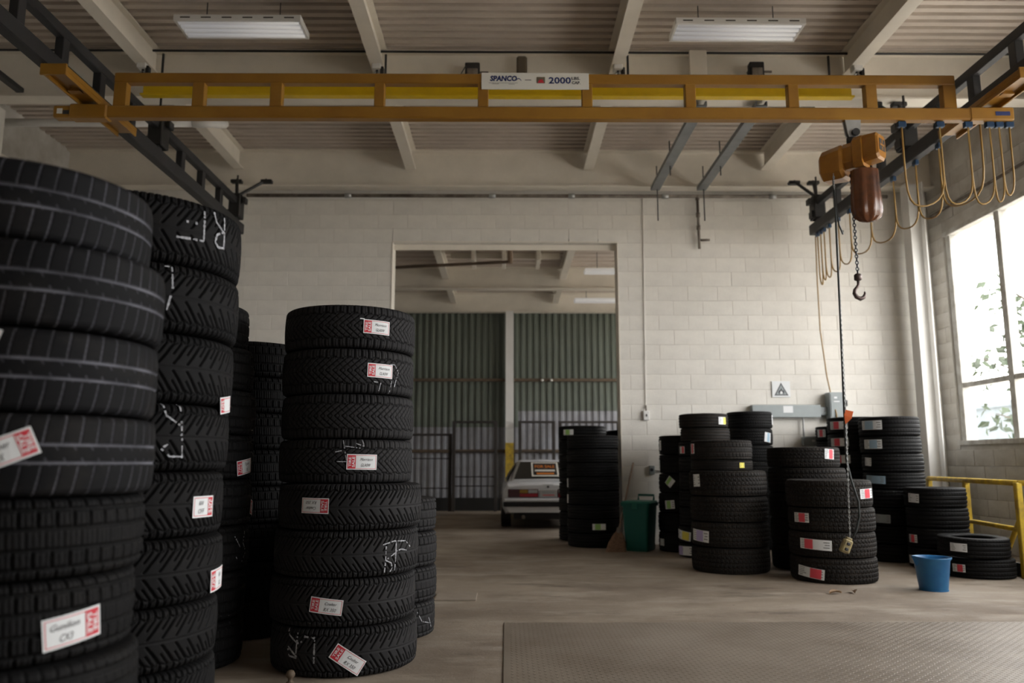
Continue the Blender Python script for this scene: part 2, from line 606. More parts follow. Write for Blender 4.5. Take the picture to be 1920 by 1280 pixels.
front = [c for c in cells if seen_rank(c) == 0]
rest = [c for c in cells if seen_rank(c) == 1]
if len(front) > 300:
    front.sort(key=lambda c: (c[2] < 4.45, c[0] < 5.2), reverse=True)
    rest += front[300:]
    front = front[:300]
for a, b_, z0 in front:
    w = round(b_ - a - JT, 3)
    if w not in _bm:
        _bm[w] = block_mesh('block', w, BH - JT)
    o = link('block', _bm[w], 'block', wall_back)
    o.location = ((a + b_) / 2, YW + rng.uniform(-0.0012, 0.0012), z0 + BH / 2)
mb = MB()
for a, b_, z0 in rest:
    mb.box(a + JT / 2, b_ - JT / 2, YW, YW + 0.1, z0 + JT / 2, z0 + BH - JT / 2)
o = mb.build('hidden_blocks', 'block', wall_back)
o['kind'] = 'stuff'
# steel lintel and jamb angles
lt = MB().box(DX0, DX1, YW - 0.012, YW2, DZ - 0.055, DZ - 0.045).box(DX0, DX1, YW + 0.10, YW + 0.115, DZ - 0.14, DZ - 0.05)
lt.build('lintel', 'steel_white', wall_back)
for x0, x1 in ((DX0 - 0.004, DX0 + 0.008), (DX1 - 0.008, DX1 + 0.004)):
    MB().box(x0, x1, YW - 0.008, YW2 + 0.01, 0, DZ - 0.05).build('jamb', 'steel_white', wall_back)
# pilaster joint right of the doorway (control joint) and white corner column
MB().tube([(1.87, YW - 0.012, 1.78), (1.885, YW - 0.012, 3.3), (1.905, YW - 0.012, 4.78)], 0.007, 6).build('conduit', 'block', wall_back)
cb = MB()
cb.box(5.42, 5.435, 10.20, 10.40, 0, ZG + 0.02).box(5.615, 5.63, 10.20, 10.40, 0, ZG + 0.02).box(5.435, 5.615, 10.295, 10.305, 0, ZG + 0.02)
cb.build('column', 'column', wall_back)

# ---- right wall with its long window
wr = MB()
wr.box(XR + 0.006, XR + 0.24, YB, YW2, 0, WIN_Z0 - 0.06)
wr.box(XR + 0.006, XR + 0.24, YB, YW2, WIN_Z1 + 0.06, 5.40)
wr.box(XR + 0.006, XR + 0.24, WIN_Y1 + 0.05, YW2, WIN_Z0 - 0.06, WIN_Z1 + 0.06)
wr.box(XR + 0.006, XR + 0.24, YB, WIN_Y0 - 0.05, WIN_Z0 - 0.06, WIN_Z1 + 0.06)
wall_right = struct(wr.build('wall_right', 'block_side'), 'soiled painted block wall carrying the long window')
rot_r = -PI / 2
mbs = MB()
for r in range(24):
    z0 = r * BH
    if z0 > 4.75:
        break
    y = YW + 0.2 * (r % 2)
    while y > YB + 0.4:
        a, b_ = max(y - BL, YB), min(y, YW)
        in_win = (z0 + BH > WIN_Z0 - 0.05 and z0 < WIN_Z1 + 0.05)
        if in_win and a < WIN_Y1 + 0.05:
            a = WIN_Y1 + 0.05
        if b_ - a > 0.05 and not (in_win and b_ <= WIN_Y1 + 0.05):
            w = round(b_ - a - JT, 3)
            vis = (b_ > 7.6 and z0 < 1.3) or in_win or (b_ > 7.6 and z0 > 4)
            if vis:
                if w not in _bm:
                    _bm[w] = block_mesh('block', w, BH - JT)
                key = ('s', w)
                if key not in _bm:
                    _bm[key] = _bm[w].copy()
                    _bm[key].materials.clear()
                o = link('block', _bm[key], 'block_side', wall_right)
                o.location = (XR + rng.uniform(-0.001, 0.001), (a + b_) / 2, z0 + BH / 2)
                o.rotation_euler = (0, 0, rot_r)
            else:
                mbs.box(XR, XR + 0.05, a + JT / 2, b_ - JT / 2, z0 + JT / 2, z0 + BH - JT / 2)
        y -= BL
o = mbs.build('near_blocks', 'block_side', wall_right)
o['kind'] = 'stuff'

win = struct(empty('window_1', (XR + 0.10, (WIN_Y0 + WIN_Y1) / 2, WIN_Z0)), 'long steel-framed window with bright overcast daylight outside')


def winpart(name, x0, x1, y0, y1, z0, z1, m):
    o_ = MB().bbox(x0, x1, y0, y1, z0, z1, 0.004).build(name, m)
    o_.parent = win
    o_.matrix_parent_inverse = Matrix.Translation(-Vector(win.location))
    return o_


winpart('sill', XR - 0.03, XR + 0.25, WIN_Y0 - 0.06, WIN_Y1 + 0.06, WIN_Z0 - 0.06, WIN_Z0, 'frame')
winpart('head', XR + 0.0, XR + 0.22, WIN_Y0 - 0.06, WIN_Y1 + 0.06, WIN_Z1, WIN_Z1 + 0.06, 'frame')
TRZ = 2.05
for i in range(WIN_N + 1):
    y = WIN_Y1 - i * WIN_P
    winpart('mullion' if 0 < i < WIN_N else 'side_frame', XR + 0.03, XR + 0.14, y - 0.05, y + 0.05, WIN_Z0, WIN_Z1, 'frame')
for i in range(WIN_N):
    y0, y1 = WIN_Y1 - (i + 1) * WIN_P + 0.035, WIN_Y1 - i * WIN_P - 0.035
    winpart('transom', XR + 0.04, XR + 0.13, y0, y1, TRZ - 0.032, TRZ + 0.032, 'frame')
    for z0, z1 in ((WIN_Z0, TRZ - 0.025), (TRZ + 0.025, WIN_Z1)):
        o = MB().box(XR + 0.088, XR + 0.094, y0, y1, z0, z1).build('pane', 'glass')
        o.parent = win
        o.matrix_parent_inverse = Matrix.Translation(-Vector(win.location))

# ---- left wall, wall behind the camera with an open dock door
wl = MB().box(XL - 0.25, XL, YB, YF, 0, 5.40).build('wall_left', 'block_side')
struct(wl, 'painted block wall on the left')
struct(MB().box(XL, -5.42, 7.85, 8.10, 0, ZG + 0.02).build('trim_1', 'block'), 'white pilaster on the left wall')
w0 = MB()
w0.box(XL, XR + 0.24, YB - 0.25, YB, 0, 5.40)
struct(w0.build('wall_front', 'block_side'), 'painted block wall behind the viewpoint')

# ---- roof deck, girders and beams of the near room
ceil = struct(MB().box(XL - 0.25, XR + 0.3, YB - 0.25, YW2, 5.40, 5.52).build('ceiling', 'roof_dark'), 'cream painted corrugated roof deck on steel beams')
PIT, NR, DEP = 0.122, 8, 0.042


def deck_mesh(x0, x1, pit, nr, dep, name='deck_sheet'):
    pts = []
    for k in range(nr):
        b0 = k * pit
        pts += [(b0, 0), (b0 + pit * 0.54, 0), (b0 + pit * 0.60, dep), (b0 + pit * 0.94, dep)]
    pts.append((nr * pit, 0))
    vs = [(x0, y, z) for y, z in pts] + [(x1, y, z) for y, z in pts]
    n = len(pts)
    fs = [(i, i + 1, n + i + 1, n + i) for i in range(n - 1)]
    m_ = bpy.data.meshes.new(name)
    m_.from_pydata(vs, [], fs)
    return m_


dm = deck_mesh(XL, XR, PIT, NR, DEP)
for k in range(14):
    y = YW - 0.02 - (k + 1) * PIT * NR
    o = link('deck_sheet', dm, 'deck', ceil)
    o.location = (0, y, ZD + 0.003 * (k % 2))
for gy in (10.46, 7.80, 5.0, 2.2, -0.6):
    b_ = MB().ibeam(XL, XR, gy, ZG, ZD - 0.002, 0.19, 0.02, 0.014, 'x')
    b_.build('girder', 'steel_white', ceil)
ys = [10.44, 7.82, 5.02, 2.22, -0.58, -3.2]
for i in range(5):
    for bx in (-3.69, -1.32, 1.13, 3.57):
        MB().ibeam(ys[i + 1] + 0.02, ys[i] - 0.04, bx, 5.05, ZD - 0.004, 0.135, 0.013, 0.009, 'y').build('roof_beam', 'steel_white', ceil)
        if i == 1:
            pass
# beam clamps with eye bolts hanging below the beams at the middle girder
clamps = []
for bx in (-3.69, -1.32, 1.13, 3.57):
    c = empty('beam_clamp', (bx, 7.52, 4.87))
    MB().bbox(-0.045, 0.045, -0.05, 0.05, 0.13, 0.185, 0.006).build('clamp_body', 'fixture', c)
    MB().bbox(0.035, 0.07, -0.03, 0.03, 0.07, 0.16, 0.006).build('jaw', 'black_steel', c)
    ring = [(0.04 * math.cos(t), 0, 0.05 + 0.055 * math.sin(t)) for t in np.linspace(0, 2 * PI, 16, endpoint=False)]
    MB().tube(ring, 0.011, 6, closed=True).build('shackle', 'galv', c)
    MB().tube([(0, 0, 0.0), (0, 0, 0.14)], 0.012, 6).build('bolt', 'black_steel', c)
    clamps.append(c)
for c, t in zip(clamps, ('leftmost roof beam above the crane', 'second roof beam from the left', 'third roof beam, right of the capacity sign', 'rightmost roof beam above the crane')):
    tag(c, 'steel clamp and shackle under the ' + t, 'clamp', 'beam clamps over the crane')

# ---- second hall beyond the doorway
wf = MB().box(XL, XR, YF, YF + 0.25, 0, 5.40)
wall_far = struct(wf.build('wall_far', 'mortar'), 'corrugated metal far wall, green above and white below')
CP = 0.15


def corr_mesh(name, nr, h):
    pts = []
    for k in range(nr):
        b0 = k * CP
        pts += [(b0, 0), (b0 + CP * 0.40, 0), (b0 + CP * 0.52, 0.035), (b0 + CP * 0.88, 0.035)]
    pts.append((nr * CP, 0))
    vs = [(x, -y, 0) for x, y in pts] + [(x, -y, h) for x, y in pts]
    n = len(pts)
    m_ = bpy.data.meshes.new(name)
    m_.from_pydata(vs, [], [(i, i + 1, n + i + 1, n + i) for i in range(n - 1)])
    return m_


for k in range(13):
    x = XL + 0.02 + k * 6 * CP
    zs = 1.86 if x + 0.9 < 0.75 else 2.23
    o = link('metal_sheet', corr_mesh('metal_sheet', 6, zs), 'white_sheet', wall_far)
    o.location = (x, YF - 0.01, 0)
    o = link('metal_sheet', corr_mesh('metal_sheet', 6, 4.95 - zs), 'green_sheet', wall_far)
    o.location = (x, YF - 0.012, zs)
for z in (2.94, 1.32):
    MB().bbox(XL, XR, YF - 0.12, YF - 0.05, z - 0.035, z + 0.035, 0.005).build('girt', 'girt', wall_far)
MB().box(XL, XR, YF - 0.25, YF - 0.05, 0, 0.28).build('kerb', 'black_steel', wall_far)
cf = MB().ibeam(0, 4.52, 0.07, YF - 0.30, YF - 0.13, 0.185, 0.015, 0.01, 'z')
cf = MB()
cf.box(-0.022, 0.163, YF - 0.30, YF - 0.285, 1.50, 4.52).box(-0.022, 0.163, YF - 0.145, YF - 0.13, 1.50, 4.52).box(0.06, 0.08, YF - 0.285, YF - 0.145, 1.50, 4.52)
cc = cf.build('column', 'column', wall_far)
cf = MB()
cf.box(-0.022, 0.163, YF - 0.30, YF - 0.285, 0, 1.50).box(-0.022, 0.163, YF - 0.145, YF - 0.13, 0, 1.50).box(0.06, 0.08, YF - 0.285, YF - 0.145, 0, 1.50)
cf.build('painted_base', 'rail_yellow', cc)
wr2 = MB().box(XR, XR + 0.25, YW2, 11.5, 0, 5.4).box(XR, XR + 0.25, 17.5, YF, 0, 5.4).box(XR, XR + 0.25, 11.5, 17.5, 0, 1.5).box(XR, XR + 0.25, 11.5, 17.5, 4.2, 5.4)
struct(wr2.build('wall_hall_right', 'block_side'), 'block wall on the right of the second hall')
win2 = struct(empty('window_2', (XR + 0.1, 14.5, 1.5)), 'window of the second hall')
for z0, z1, y0, y1 in ((0, 0.05, -3.0, 3.0), (2.65, 2.7, -3.0, 3.0)):
    MB().bbox(-0.03, 0.03, y0, y1, z0, z1, 0.004).build('rail', 'frame', win2)
for k in range(6):
    y = -2.97 + k * 1.188
    MB().bbox(-0.03, 0.03, y - 0.03, y + 0.03, 0.05, 2.65, 0.004).build('mullion', 'frame', win2)
    if k < 5:
        MB().box(-0.003, 0.003, y + 0.03, y + 1.158, 0.05, 2.65).build('pane', 'glass', win2)
ceil2 = struct(MB().box(XL - 0.25, XR + 0.3, YW2, YF + 0.25, 5.02, 5.14).build('ceiling_hall', 'roof_dark'), 'cream roof deck of the second hall')
dm2 = deck_mesh(XL, XR, 0.30, 4, 0.05)
for k in range(6):
    o = link('deck_sheet', dm2, 'deck', ceil2)
    o.location = (0, YW2 + 0.02 + k * 1.2, ZD2 + 0.003 * (k % 2))
for gy in (15.55, 18.0):
    MB().ibeam(XL, XR, gy, ZG2, ZD2, 0.19, 0.02, 0.014, 'x').build('girder', 'steel_white', ceil2)
for bx in (-3.6, -1.22, 1.13, 3.5):
    MB().ibeam(YW2 + 0.05, 15.5, bx, 4.70, ZD2, 0.13, 0.013, 0.009, 'y').build('roof_beam', 'steel_white', ceil2)
    MB().ibeam(15.6, 17.95, bx, 4.70, ZD2, 0.13, 0.013, 0.009, 'y').build('roof_beam', 'steel_white', ceil2)
# hatch frame under the hall roof
hf = empty('roof_hatch_frame', (-0.05, 14.0, 4.62))
for x in (-0.55, 0.0, 0.62):
    MB().bbox(x - 0.035, x + 0.035, -0.35, 0.35, 0.0, 0.30, 0.005).build('crosspiece', 'steel_white', hf)
for y in (-0.38, 0.35):
    MB().bbox(-1.0, 1.05, y - 0.02, y + 0.02, 0.2, 0.31, 0.005).build('trimmer', 'steel_white', hf)
tag(hf, 'cream steel framing of a roof opening seen high through the doorway', 'roof frame')
# brown pipe with riser
bp = empty('sprinkler_pipe', (0, 13.2, 4.3))
MB().tube([(-6.0, 0, -0.15), (0.06, 0, 0.17)], 0.028, 8).build('run', 'girt', bp)
MB().tube([(0.06, 0, 0.14), (0.06, 0, 0.42)], 0.045, 8).build('riser', 'wood', bp)
tag(bp, 'brown pipe with a short riser under the far hall ceiling', 'pipe')


# ================================================================== TYRES
R0, W0 = 0.38, 0.24
PROF = [(-0.499, -0.052), (-0.494, -0.036), (-0.482, -0.021), (-0.455, -0.0105), (-0.41, -0.0055), (-0.30, -0.0025), (-0.15, -0.0007), (0, 0),
        (0.15, -0.0007), (0.30, -0.0025), (0.41, -0.0055), (0.455, -0.0105), (0.482, -0.021), (0.494, -0.036), (0.499, -0.052)]


def sstep(d, w, e):
    t = np.clip((np.abs(d) - w) / e, 0, 1)
    return 1 - t * t * (3 - 2 * t)


def fd(x):
    return x - np.round(x)


def tri_(x):
    return np.abs(fd(x)) * 4 - 1


def pat_siped(U, v):
    U = U * 60
    a = np.abs(v)
    ce = a < 0.42
    k = 1.9 * a / 0.42
    g = np.where(ce, np.maximum(sstep(fd(U - k), 0.045, 0.05), 0.55 * sstep(fd(U + k * 0.8 + 0.25), 0.018, 0.04)), 0)
    odd = np.floor(U + 0.5) % 2
    sh = np.maximum(sstep(fd(U), 0.05, 0.05), 0.30 * sstep(fd(3 * U + .5), 0.05, 0.10) * (a < 0.8))
    g = np.where(ce, g, sh)
    step = np.where(odd < 1, 0.42, 0.465)
    return np.maximum(g, sstep(a - step, 0.013, 0.018))


def pat_vee(U, v):
    U = U * 46
    a = np.abs(v)
    am = 0.56
    s = 2.1 * np.minimum(a, am) ** 0.9
    main = sstep(fd(U - s - 0.10 * np.maximum(a - am, 0)), 0.055, 0.05) * (a > 0.07)
    wide = sstep(fd(U - s + 0.03), 0.03 + 0.07 * np.clip((a - 0.15) / 0.4, 0, 1), 0.05) * (a > 0.12) * (a < am)
    half = sstep(fd(U - s + 0.5), 0.035, 0.05) * ((a > 0.30) & (a < am))
    sh = sstep(fd(U - s + 0.5), 0.045, 0.05) * (a > am)
    c = sstep(a - am - 0.045 * tri_(U - s), 0.012, 0.02)
    mid = 0.5 * sstep(v, 0.006, 0.012)
    sp = 0.25 * sstep(fd(U * 6), 0.12, 0.15) * (a > am + 0.04) * (a < 0.85)
    return np.maximum.reduce([main, wide, half, sh, c, mid, sp])


def pat_rib_curve(U, v):
    U = U * 50
    a = np.abs(v)
    g = np.maximum(sstep(v - 0.20, 0.014, 0.022), sstep(v + 0.14, 0.014, 0.022))
    sh = sstep(fd(U - 0.55 * np.maximum(a - 0.20, 0) ** 1.3 * np.sign(v)), 0.022, 0.035) * (a > 0.20) * np.clip((0.93 - a) / 0.1, 0, 1)
    sp = 0.55 * sstep(fd(U + 2.2 * (v - 0.02)), 0.02, 0.04) * ((v > 0.10) & (v < 0.24) | (v < -0.06) & (v > -0.20))
    return np.maximum.reduce([g, sh, sp])


def pat_grid(U, v):
    U = U * 50
    a = np.abs(v)
    g = np.maximum(sstep(a - 0.20, 0.022, 0.03), sstep(a - 0.56, 0.022, 0.03))
    zone = np.where(a < 0.20, 0.0, np.where(a < 0.56, 0.35, 0.6)) * np.sign(v + 1e-9)
    l = sstep(fd(U + zone + 0.25 * v), 0.06, 0.06) * np.where(a < 0.20, 0.35, 1.0)
    sp = 0.25 * sstep(fd(3 * (U + zone + 0.25 * v)), 0.08, 0.12)
    return np.maximum.reduce([g, l, sp])


def pat_zigzag(U, v):
    U = U * 58
    a = np.abs(v)
    z = 0.04 * tri_(U)
    g = np.maximum(sstep(v - 0.13 - z, 0.016, 0.03), sstep(v + 0.13 - z, 0.016, 0.03))
    g = np.maximum(g, sstep(a - 0.40 - 0.045 * tri_(U + .25), 0.02, 0.03))
    g = np.maximum(g, 0.7 * sstep(a - 0.66 - 0.02 * tri_(U * 2), 0.016, 0.03))
    zone = np.where(a < 0.13, 0.0, np.where(a < 0.40, 0.5, np.where(a < 0.66, 0.2, 0.7)))
    l = sstep(fd(U + zone + 0.9 * v * (a < .4)), 0.055, 0.06) * np.where(a < 0.40, 0.7, 1.0)
    return np.maximum(g, l)


def pat_ribbed(U, v):
    U = U * 62
    a = np.abs(v)
    g = np.maximum(sstep(a - 0.17, 0.028, 0.035), sstep(a - 0.50, 0.028, 0.035))
    l = 0.6 * sstep(fd(U + 0.5 * v), 0.05, 0.08) * (a > 0.53)
    sp = 0.35 * sstep(fd(U + 1.2 * v), 0.05, 0.08) * (a > 0.2) * (a < 0.47)
    return np.maximum.reduce([g, l, sp])


def tread_mesh(name, fn, nu, nv, depth=0.0085):
    t = np.linspace(-1, 1, nv)
    pz = np.array([p[0] for p in PROF])
    pr = np.array([p[1] for p in PROF])
    sl = np.concatenate([[0], np.cumsum(np.hypot(np.diff(pz * W0), np.diff(pr)))])
    sl = sl / sl[-1] * 2 - 1
    z = np.interp(t, sl, pz) * W0
    r = R0 + np.interp(t, sl, pr)
    Ui, Vi = np.meshgrid(np.arange(nu) / nu, t, indexing='ij')
    g = fn(Ui, Vi)
    g = g * np.clip((0.97 - np.abs(Vi)) / 0.06, 0, 1)
    rr = r[None, :] - depth * g
    th = Ui * 2 * PI
    co = np.stack([rr * np.cos(th), rr * np.sin(th), np.broadcast_to(z[None, :], rr.shape)], -1).reshape(-1, 3)
    i = np.arange(nu)[:, None]
    j = np.arange(nv - 1)[None, :]
    i2 = (i + 1) % nu
    F = np.stack([np.broadcast_to(i * nv + j, (nu, nv - 1)), np.broadcast_to(i2 * nv + j, (nu, nv - 1)), np.broadcast_to(i2 * nv + j + 1, (nu, nv - 1)), np.broadcast_to(i * nv + j + 1, (nu, nv - 1))], -1).reshape(-1)
    nf = nu * (nv - 1)
    me_ = bpy.data.meshes.new(name)
    me_.vertices.add(len(co))
    me_.vertices.foreach_set('co', co.astype(np.float32).ravel())
    me_.loops.add(nf * 4)
    me_.loops.foreach_set('vertex_index', F.astype(np.int32))
    me_.polygons.add(nf)
    me_.polygons.foreach_set('loop_start', np.arange(nf, dtype=np.int32) * 4)
    at = me_.attributes.new('groove', 'FLOAT', 'POINT')
    at.data.foreach_set('value', g.ravel().astype(np.float32))
    me_.update(calc_edges=True)
    return me_


def sidewall_mesh():
    half = [(0.499, -0.052), (0.500, -0.072), (0.497, -0.095), (0.486, -0.118), (0.468, -0.136), (0.44, -0.148), (0.40, -0.153), (0.37, -0.152), (0.385, -0.135), (0.43, -0.10), (0.44, -0.065), (0.38, -0.03), (0.2, -0.022), (0, -0.021)]
    prof = [(R0 + r, z * W0) for z, r in half] + [(R0 + r, -z * W0) for z, r in half[-2::-1]]
    # raised rings moulded into the outer sidewall
    mb_ = MB().lathe(prof, 72, cap0=False, cap1=False)
    return mb_.mesh('sidewall', True)


TREADS = {
    'siped': tread_mesh('tread_siped', pat_siped, 1024, 84),
    'vee': tread_mesh('tread_vee', pat_vee, 960, 84),
    'curve': tread_mesh('tread_curved_ribs', pat_rib_curve, 1000, 84, 0.0045),
    'grid': tread_mesh('tread_grid', pat_grid, 800, 72),
    'zigzag': tread_mesh('tread_zigzag', pat_zigzag, 640, 64),
    'ribbed': tread_mesh('tread_ribbed', pat_ribbed, 520, 56),
}
SIDE = sidewall_mesh()
_tm = {}


def tyre_meshes(pattern, rub):
    if (pattern, rub) not in _tm:
        t_ = TREADS[pattern].copy()
        t_.materials.clear()
        t_.materials.append(M[rub])
        _tm[(pattern, rub)] = t_
    if ('side', rub) not in _tm:
        s_ = SIDE.copy()
        s_.materials.append(M[rub])
        _tm[('side', rub)] = s_
    return _tm[(pattern, rub)], _tm[('side', rub)]


def tyre(x, y, zc, R, W, pattern, rub, label, group, rot=None, tilt=None):
    t_ = empty('tyre', (x, y, zc - W / 2))
    tm, sm = tyre_meshes(pattern, rub)
    rot = rng.uniform(0, 2 * PI) if rot is None else rot
    for nm, me_ in (('tread', tm), ('sidewall', sm)):
        o_ = link(nm, me_, None, t_)
        o_.scale = (R / R0, R / R0, W / W0)
        o_.rotation_euler = (0, 0, rot)
        o_.location = (0, 0, W / 2)
    if tilt:
        t_.rotation_euler = tilt
    tag(t_, label, 'tyre', group)
    t_['_R'] = R
    t_['_W'] = W
    return t_


def drop(R, W, t):
    z = max(-0.499, min(0.499, t / W))
    return float(np.interp(z, [p[0] for p in PROF], [p[1] for p in PROF])) * R / R0


class Wrap:
    """Maps a flat (s, t) sheet onto the tread of a tyre, centred at angle phi and height z above the tyre's base."""

    def __init__(s, ty, phi, z, rot=0.0, lift=0.0025, follow=0.0):
        s.ty, s.phi, s.z, s.rot, s.lift, s.follow = ty, math.radians(phi), z, math.radians(rot), lift, follow
        s.R, s.W = ty['_R'], ty['_W']

    def at(s, a, b, dl=0.0):
        u = a * math.cos(s.rot) - b * math.sin(s.rot)
        w = a * math.sin(s.rot) + b * math.cos(s.rot)
        h = s.z + w
        r = s.R + s.lift + dl + (drop(s.R, s.W, h - s.W / 2) if s.follow else 0.0)
        p = s.phi + u / s.R
        return (r * math.cos(p), r * math.sin(p), h)

    def rect(s, mb_, a0, a1, b0, b1, dl=0.0, n=8, m=1):
        vs, fs = [], []
        for i in range(n + 1):
            for j in range(m + 1):
                vs.append(s.at(a0 + (a1 - a0) * i / n, b0 + (b1 - b0) * j / m, dl))
        for i in range(n):
            for j in range(m):
                fs.append((i * (m + 1) + j, (i + 1) * (m + 1) + j, (i + 1) * (m + 1) + j + 1, i * (m + 1) + j + 1))
        mb_.add(vs, fs)
        return mb_

    def text(s, mb_, body, size, a, b, turn=0, width=None, shear=0.0, dl=0.0, bold=0.0):
        vs, fs = text_geo(body, size, shear, bold=bold)
        k = 1.0
        if width:
            k = width / (max(v[0] for v in vs) - min(v[0] for v in vs))
        c, q = math.cos(math.radians(turn)), math.sin(math.radians(turn))
        mb_.add([s.at(a + x * k * c - y_ * q, b + x * k * q + y_ * c, dl) for x, y_ in vs], fs)
        return mb_


def raw(mb_, name, m, parent):
    me_ = bpy.data.meshes.new(name)
    me_.from_pydata(mb_.v, [], mb_.f)
    return link(name, me_, m, parent)


def sale_tag(ty, phi, zw, rot=0.0, w=0.15, h=0.078, red='left', l1='', l2='', tie=False):
    z = zw - ty.location.z
    W_ = Wrap(ty, phi, z, rot, 0.003)
    sg = -1 if red == 'left' else 1
    tg = raw(W_.rect(MB(), -w / 2, w / 2, -h / 2, h / 2), 'sale_tag', 'paper', ty)
    tg['label'] = 'white paper tag with a red TIRE SALE band'
    e = 0.005
    mb_ = MB()
    W_.rect(mb_, *sorted((sg * (w / 2 - e), sg * (w / 2 - e - 0.26 * w))), -h / 2 + e, h / 2 - e, 0.0006)
    raw(mb_, 'red_band', 'red', tg)
    mb_ = MB()
    for a0, a1, b0, b1 in ((-w / 2 + e, w / 2 - e, h / 2 - e - 0.002, h / 2 - e), (-w / 2 + e, w / 2 - e, -h / 2 + e, -h / 2 + e + 0.002)):
        W_.rect(mb_, a0, a1, b0, b1, 0.0004)
    a = -sg * (w / 2 - e)
    W_.rect(mb_, *sorted((a, a + sg * 0.002)), -h / 2 + e, h / 2 - e, 0.0004, 1)
    raw(mb_, 'border', 'red', tg)
    mb_ = MB()
    cx = sg * (w / 2 - e - 0.13 * w)
    turn = 90 if red == 'left' else -90
    o1 = -1 if turn == 90 else 1
    W_.text(mb_, 'TIRE', 0.0185, cx + o1 * 0.0085 * w / 0.15, 0, turn, h * 0.62, 0, 0.0011, 0.0004)
    W_.text(mb_, 'SALE', 0.0185, cx - o1 * 0.0085 * w / 0.15, 0, turn, h * 0.68, 0, 0.0011, 0.0004)
    raw(mb_, 'printed_words', 'paper', tg)
    if l1:
        mb_ = MB()
        W_.text(mb_, l1, 0.021, -sg * 0.14 * w, 0.17 * h, 0, min(0.55 * w, 0.0085 * len(l1)), 0.35, 0.0008)
        if l2:
            W_.text(mb_, l2, 0.023, -sg * 0.13 * w, -0.20 * h, 0, min(0.5 * w, 0.0105 * len(l2)), 0.35, 0.0008)
        raw(mb_, 'handwriting', 'ink', tg)
    if tie:
        mb_ = MB()
        W_.rect(mb_, -w / 2 - 0.02, -w / 2 + 0.004, h / 2 - 0.002, h / 2 + 0.004, 0.002, 2)
        raw(mb_, 'tape', 'paper', tg)
    return tg


def chalk(ty, phi, zw, strokes, w=0.007, rot=0.0, dash=0.25, col='chalk'):
    z = zw - ty.location.z
    W_ = Wrap(ty, phi, z, rot, 0.0014, 1.0)
    w *= 0.85
    dash += 0.03
    mb_ = MB()
    for st in strokes:
        pts = []
        for (a, b) in zip(st[:-1], st[1:]):
            L = math.hypot(b[0] - a[0], b[1] - a[1])
            n = max(2, int(L / 0.008))
            for k in range(n):
                pts.append((a[0] + (b[0] - a[0]) * k / n, a[1] + (b[1] - a[1]) * k / n))
        pts.append(st[-1])
        for p, q in zip(pts[:-1], pts[1:]):
            if rng.random() < dash:
                continue
            dx, dy = q[0] - p[0], q[1] - p[1]
            L = math.hypot(dx, dy) + 1e-9
            ww = w / 2 * rng.uniform(0.6, 1.2)
            nx, ny = -dy / L * ww, dx / L * ww
            mb_.add([W_.at(p[0] + nx, p[1] + ny), W_.at(p[0] - nx, p[1] - ny), W_.at(q[0] - nx, q[1] - ny), W_.at(q[0] + nx, q[1] + ny)], [(0, 1, 2, 3)])
    o_ = raw(mb_, 'chalk_mark', col, ty)
    o_['label'] = 'white chalk letters drawn across the tread'
    o_['kind'] = 'stuff'
    return o_


def sticker(ty, phi, zw, w=0.10, h=0.05, rot=0.0, patch=None, pcol='label_red', base='paper', lines=True):
    z = zw - ty.location.z
    W_ = Wrap(ty, phi, z, rot, 0.003)
    st = raw(W_.rect(MB(), -w / 2, w / 2, -h / 2, h / 2), 'tread_label', base, ty)
    if patch is not None:
        pw = 0.42 * w if isinstance(patch, float) else patch[1] * w
        pc = (patch if isinstance(patch, float) else patch[0]) * w
        raw(W_.rect(MB(), pc - pw / 2, pc + pw / 2, -h * 0.46, h * 0.46, 0.0006), 'colour_patch', pcol, st)
    if lines:
        mb_ = MB()
        for k in range(5):
            a0 = -w * 0.45
            a1 = a0 + w * rng.uniform(0.16, 0.34)
            b0 = h * (0.36 - 0.17 * k)
            W_.rect(mb_, a0, a1, b0 - h * 0.03, b0 + h * 0.03, 0.0004, 3)
        for k in range(3):
            b0 = h * (0.26 - 0.25 * k)
            W_.rect(mb_, w * (0.26 + 0.04 * (k % 2)), w * 0.44, b0 - h * 0.045, b0 + h * 0.045, 0.0004, 2)
        raw(mb_, 'print_lines', 'print_grey', st)['kind'] = 'stuff'
    return st


ORD = ['top', 'second', 'third', 'fourth', 'fifth', 'sixth', 'seventh', 'eighth', 'ninth']


def stack(cx, cy, tops, R, pattern, rub, adj, desc, group, extra=None, jit=0.006):
    """tops: heights of the tyre tops from the highest down, ending with the base. Per-tyre lists allowed."""
    out = []
    n = len(tops) - 1
    ex = extra or {}
    for i in range(n):
        pick = lambda v: v[i] if isinstance(v, (list, tuple)) else v
        z1, z0 = tops[i], tops[i + 1]
        W = z1 - z0 - 0.002
        x = pick(cx) + (0 if isinstance(cx, (list, tuple)) else rng.uniform(-jit, jit))
        y = pick(cy) + (0 if isinstance(cy, (list, tuple)) else rng.uniform(-jit, jit))
        if i == n - 1 and n > 1:
            pos = 'bottom'
        else:
            pos = ORD[i] if i == 0 else ORD[i] + ' from top'
        lab = f'{pick(adj)} tyre, {pos} of {desc}' + ((', ' + ex[i]) if i in ex else '')
        out.append(tyre(x, y, (z1 + z0) / 2, pick(R), W, pick(pattern), pick(rub), lab, group))
    return out


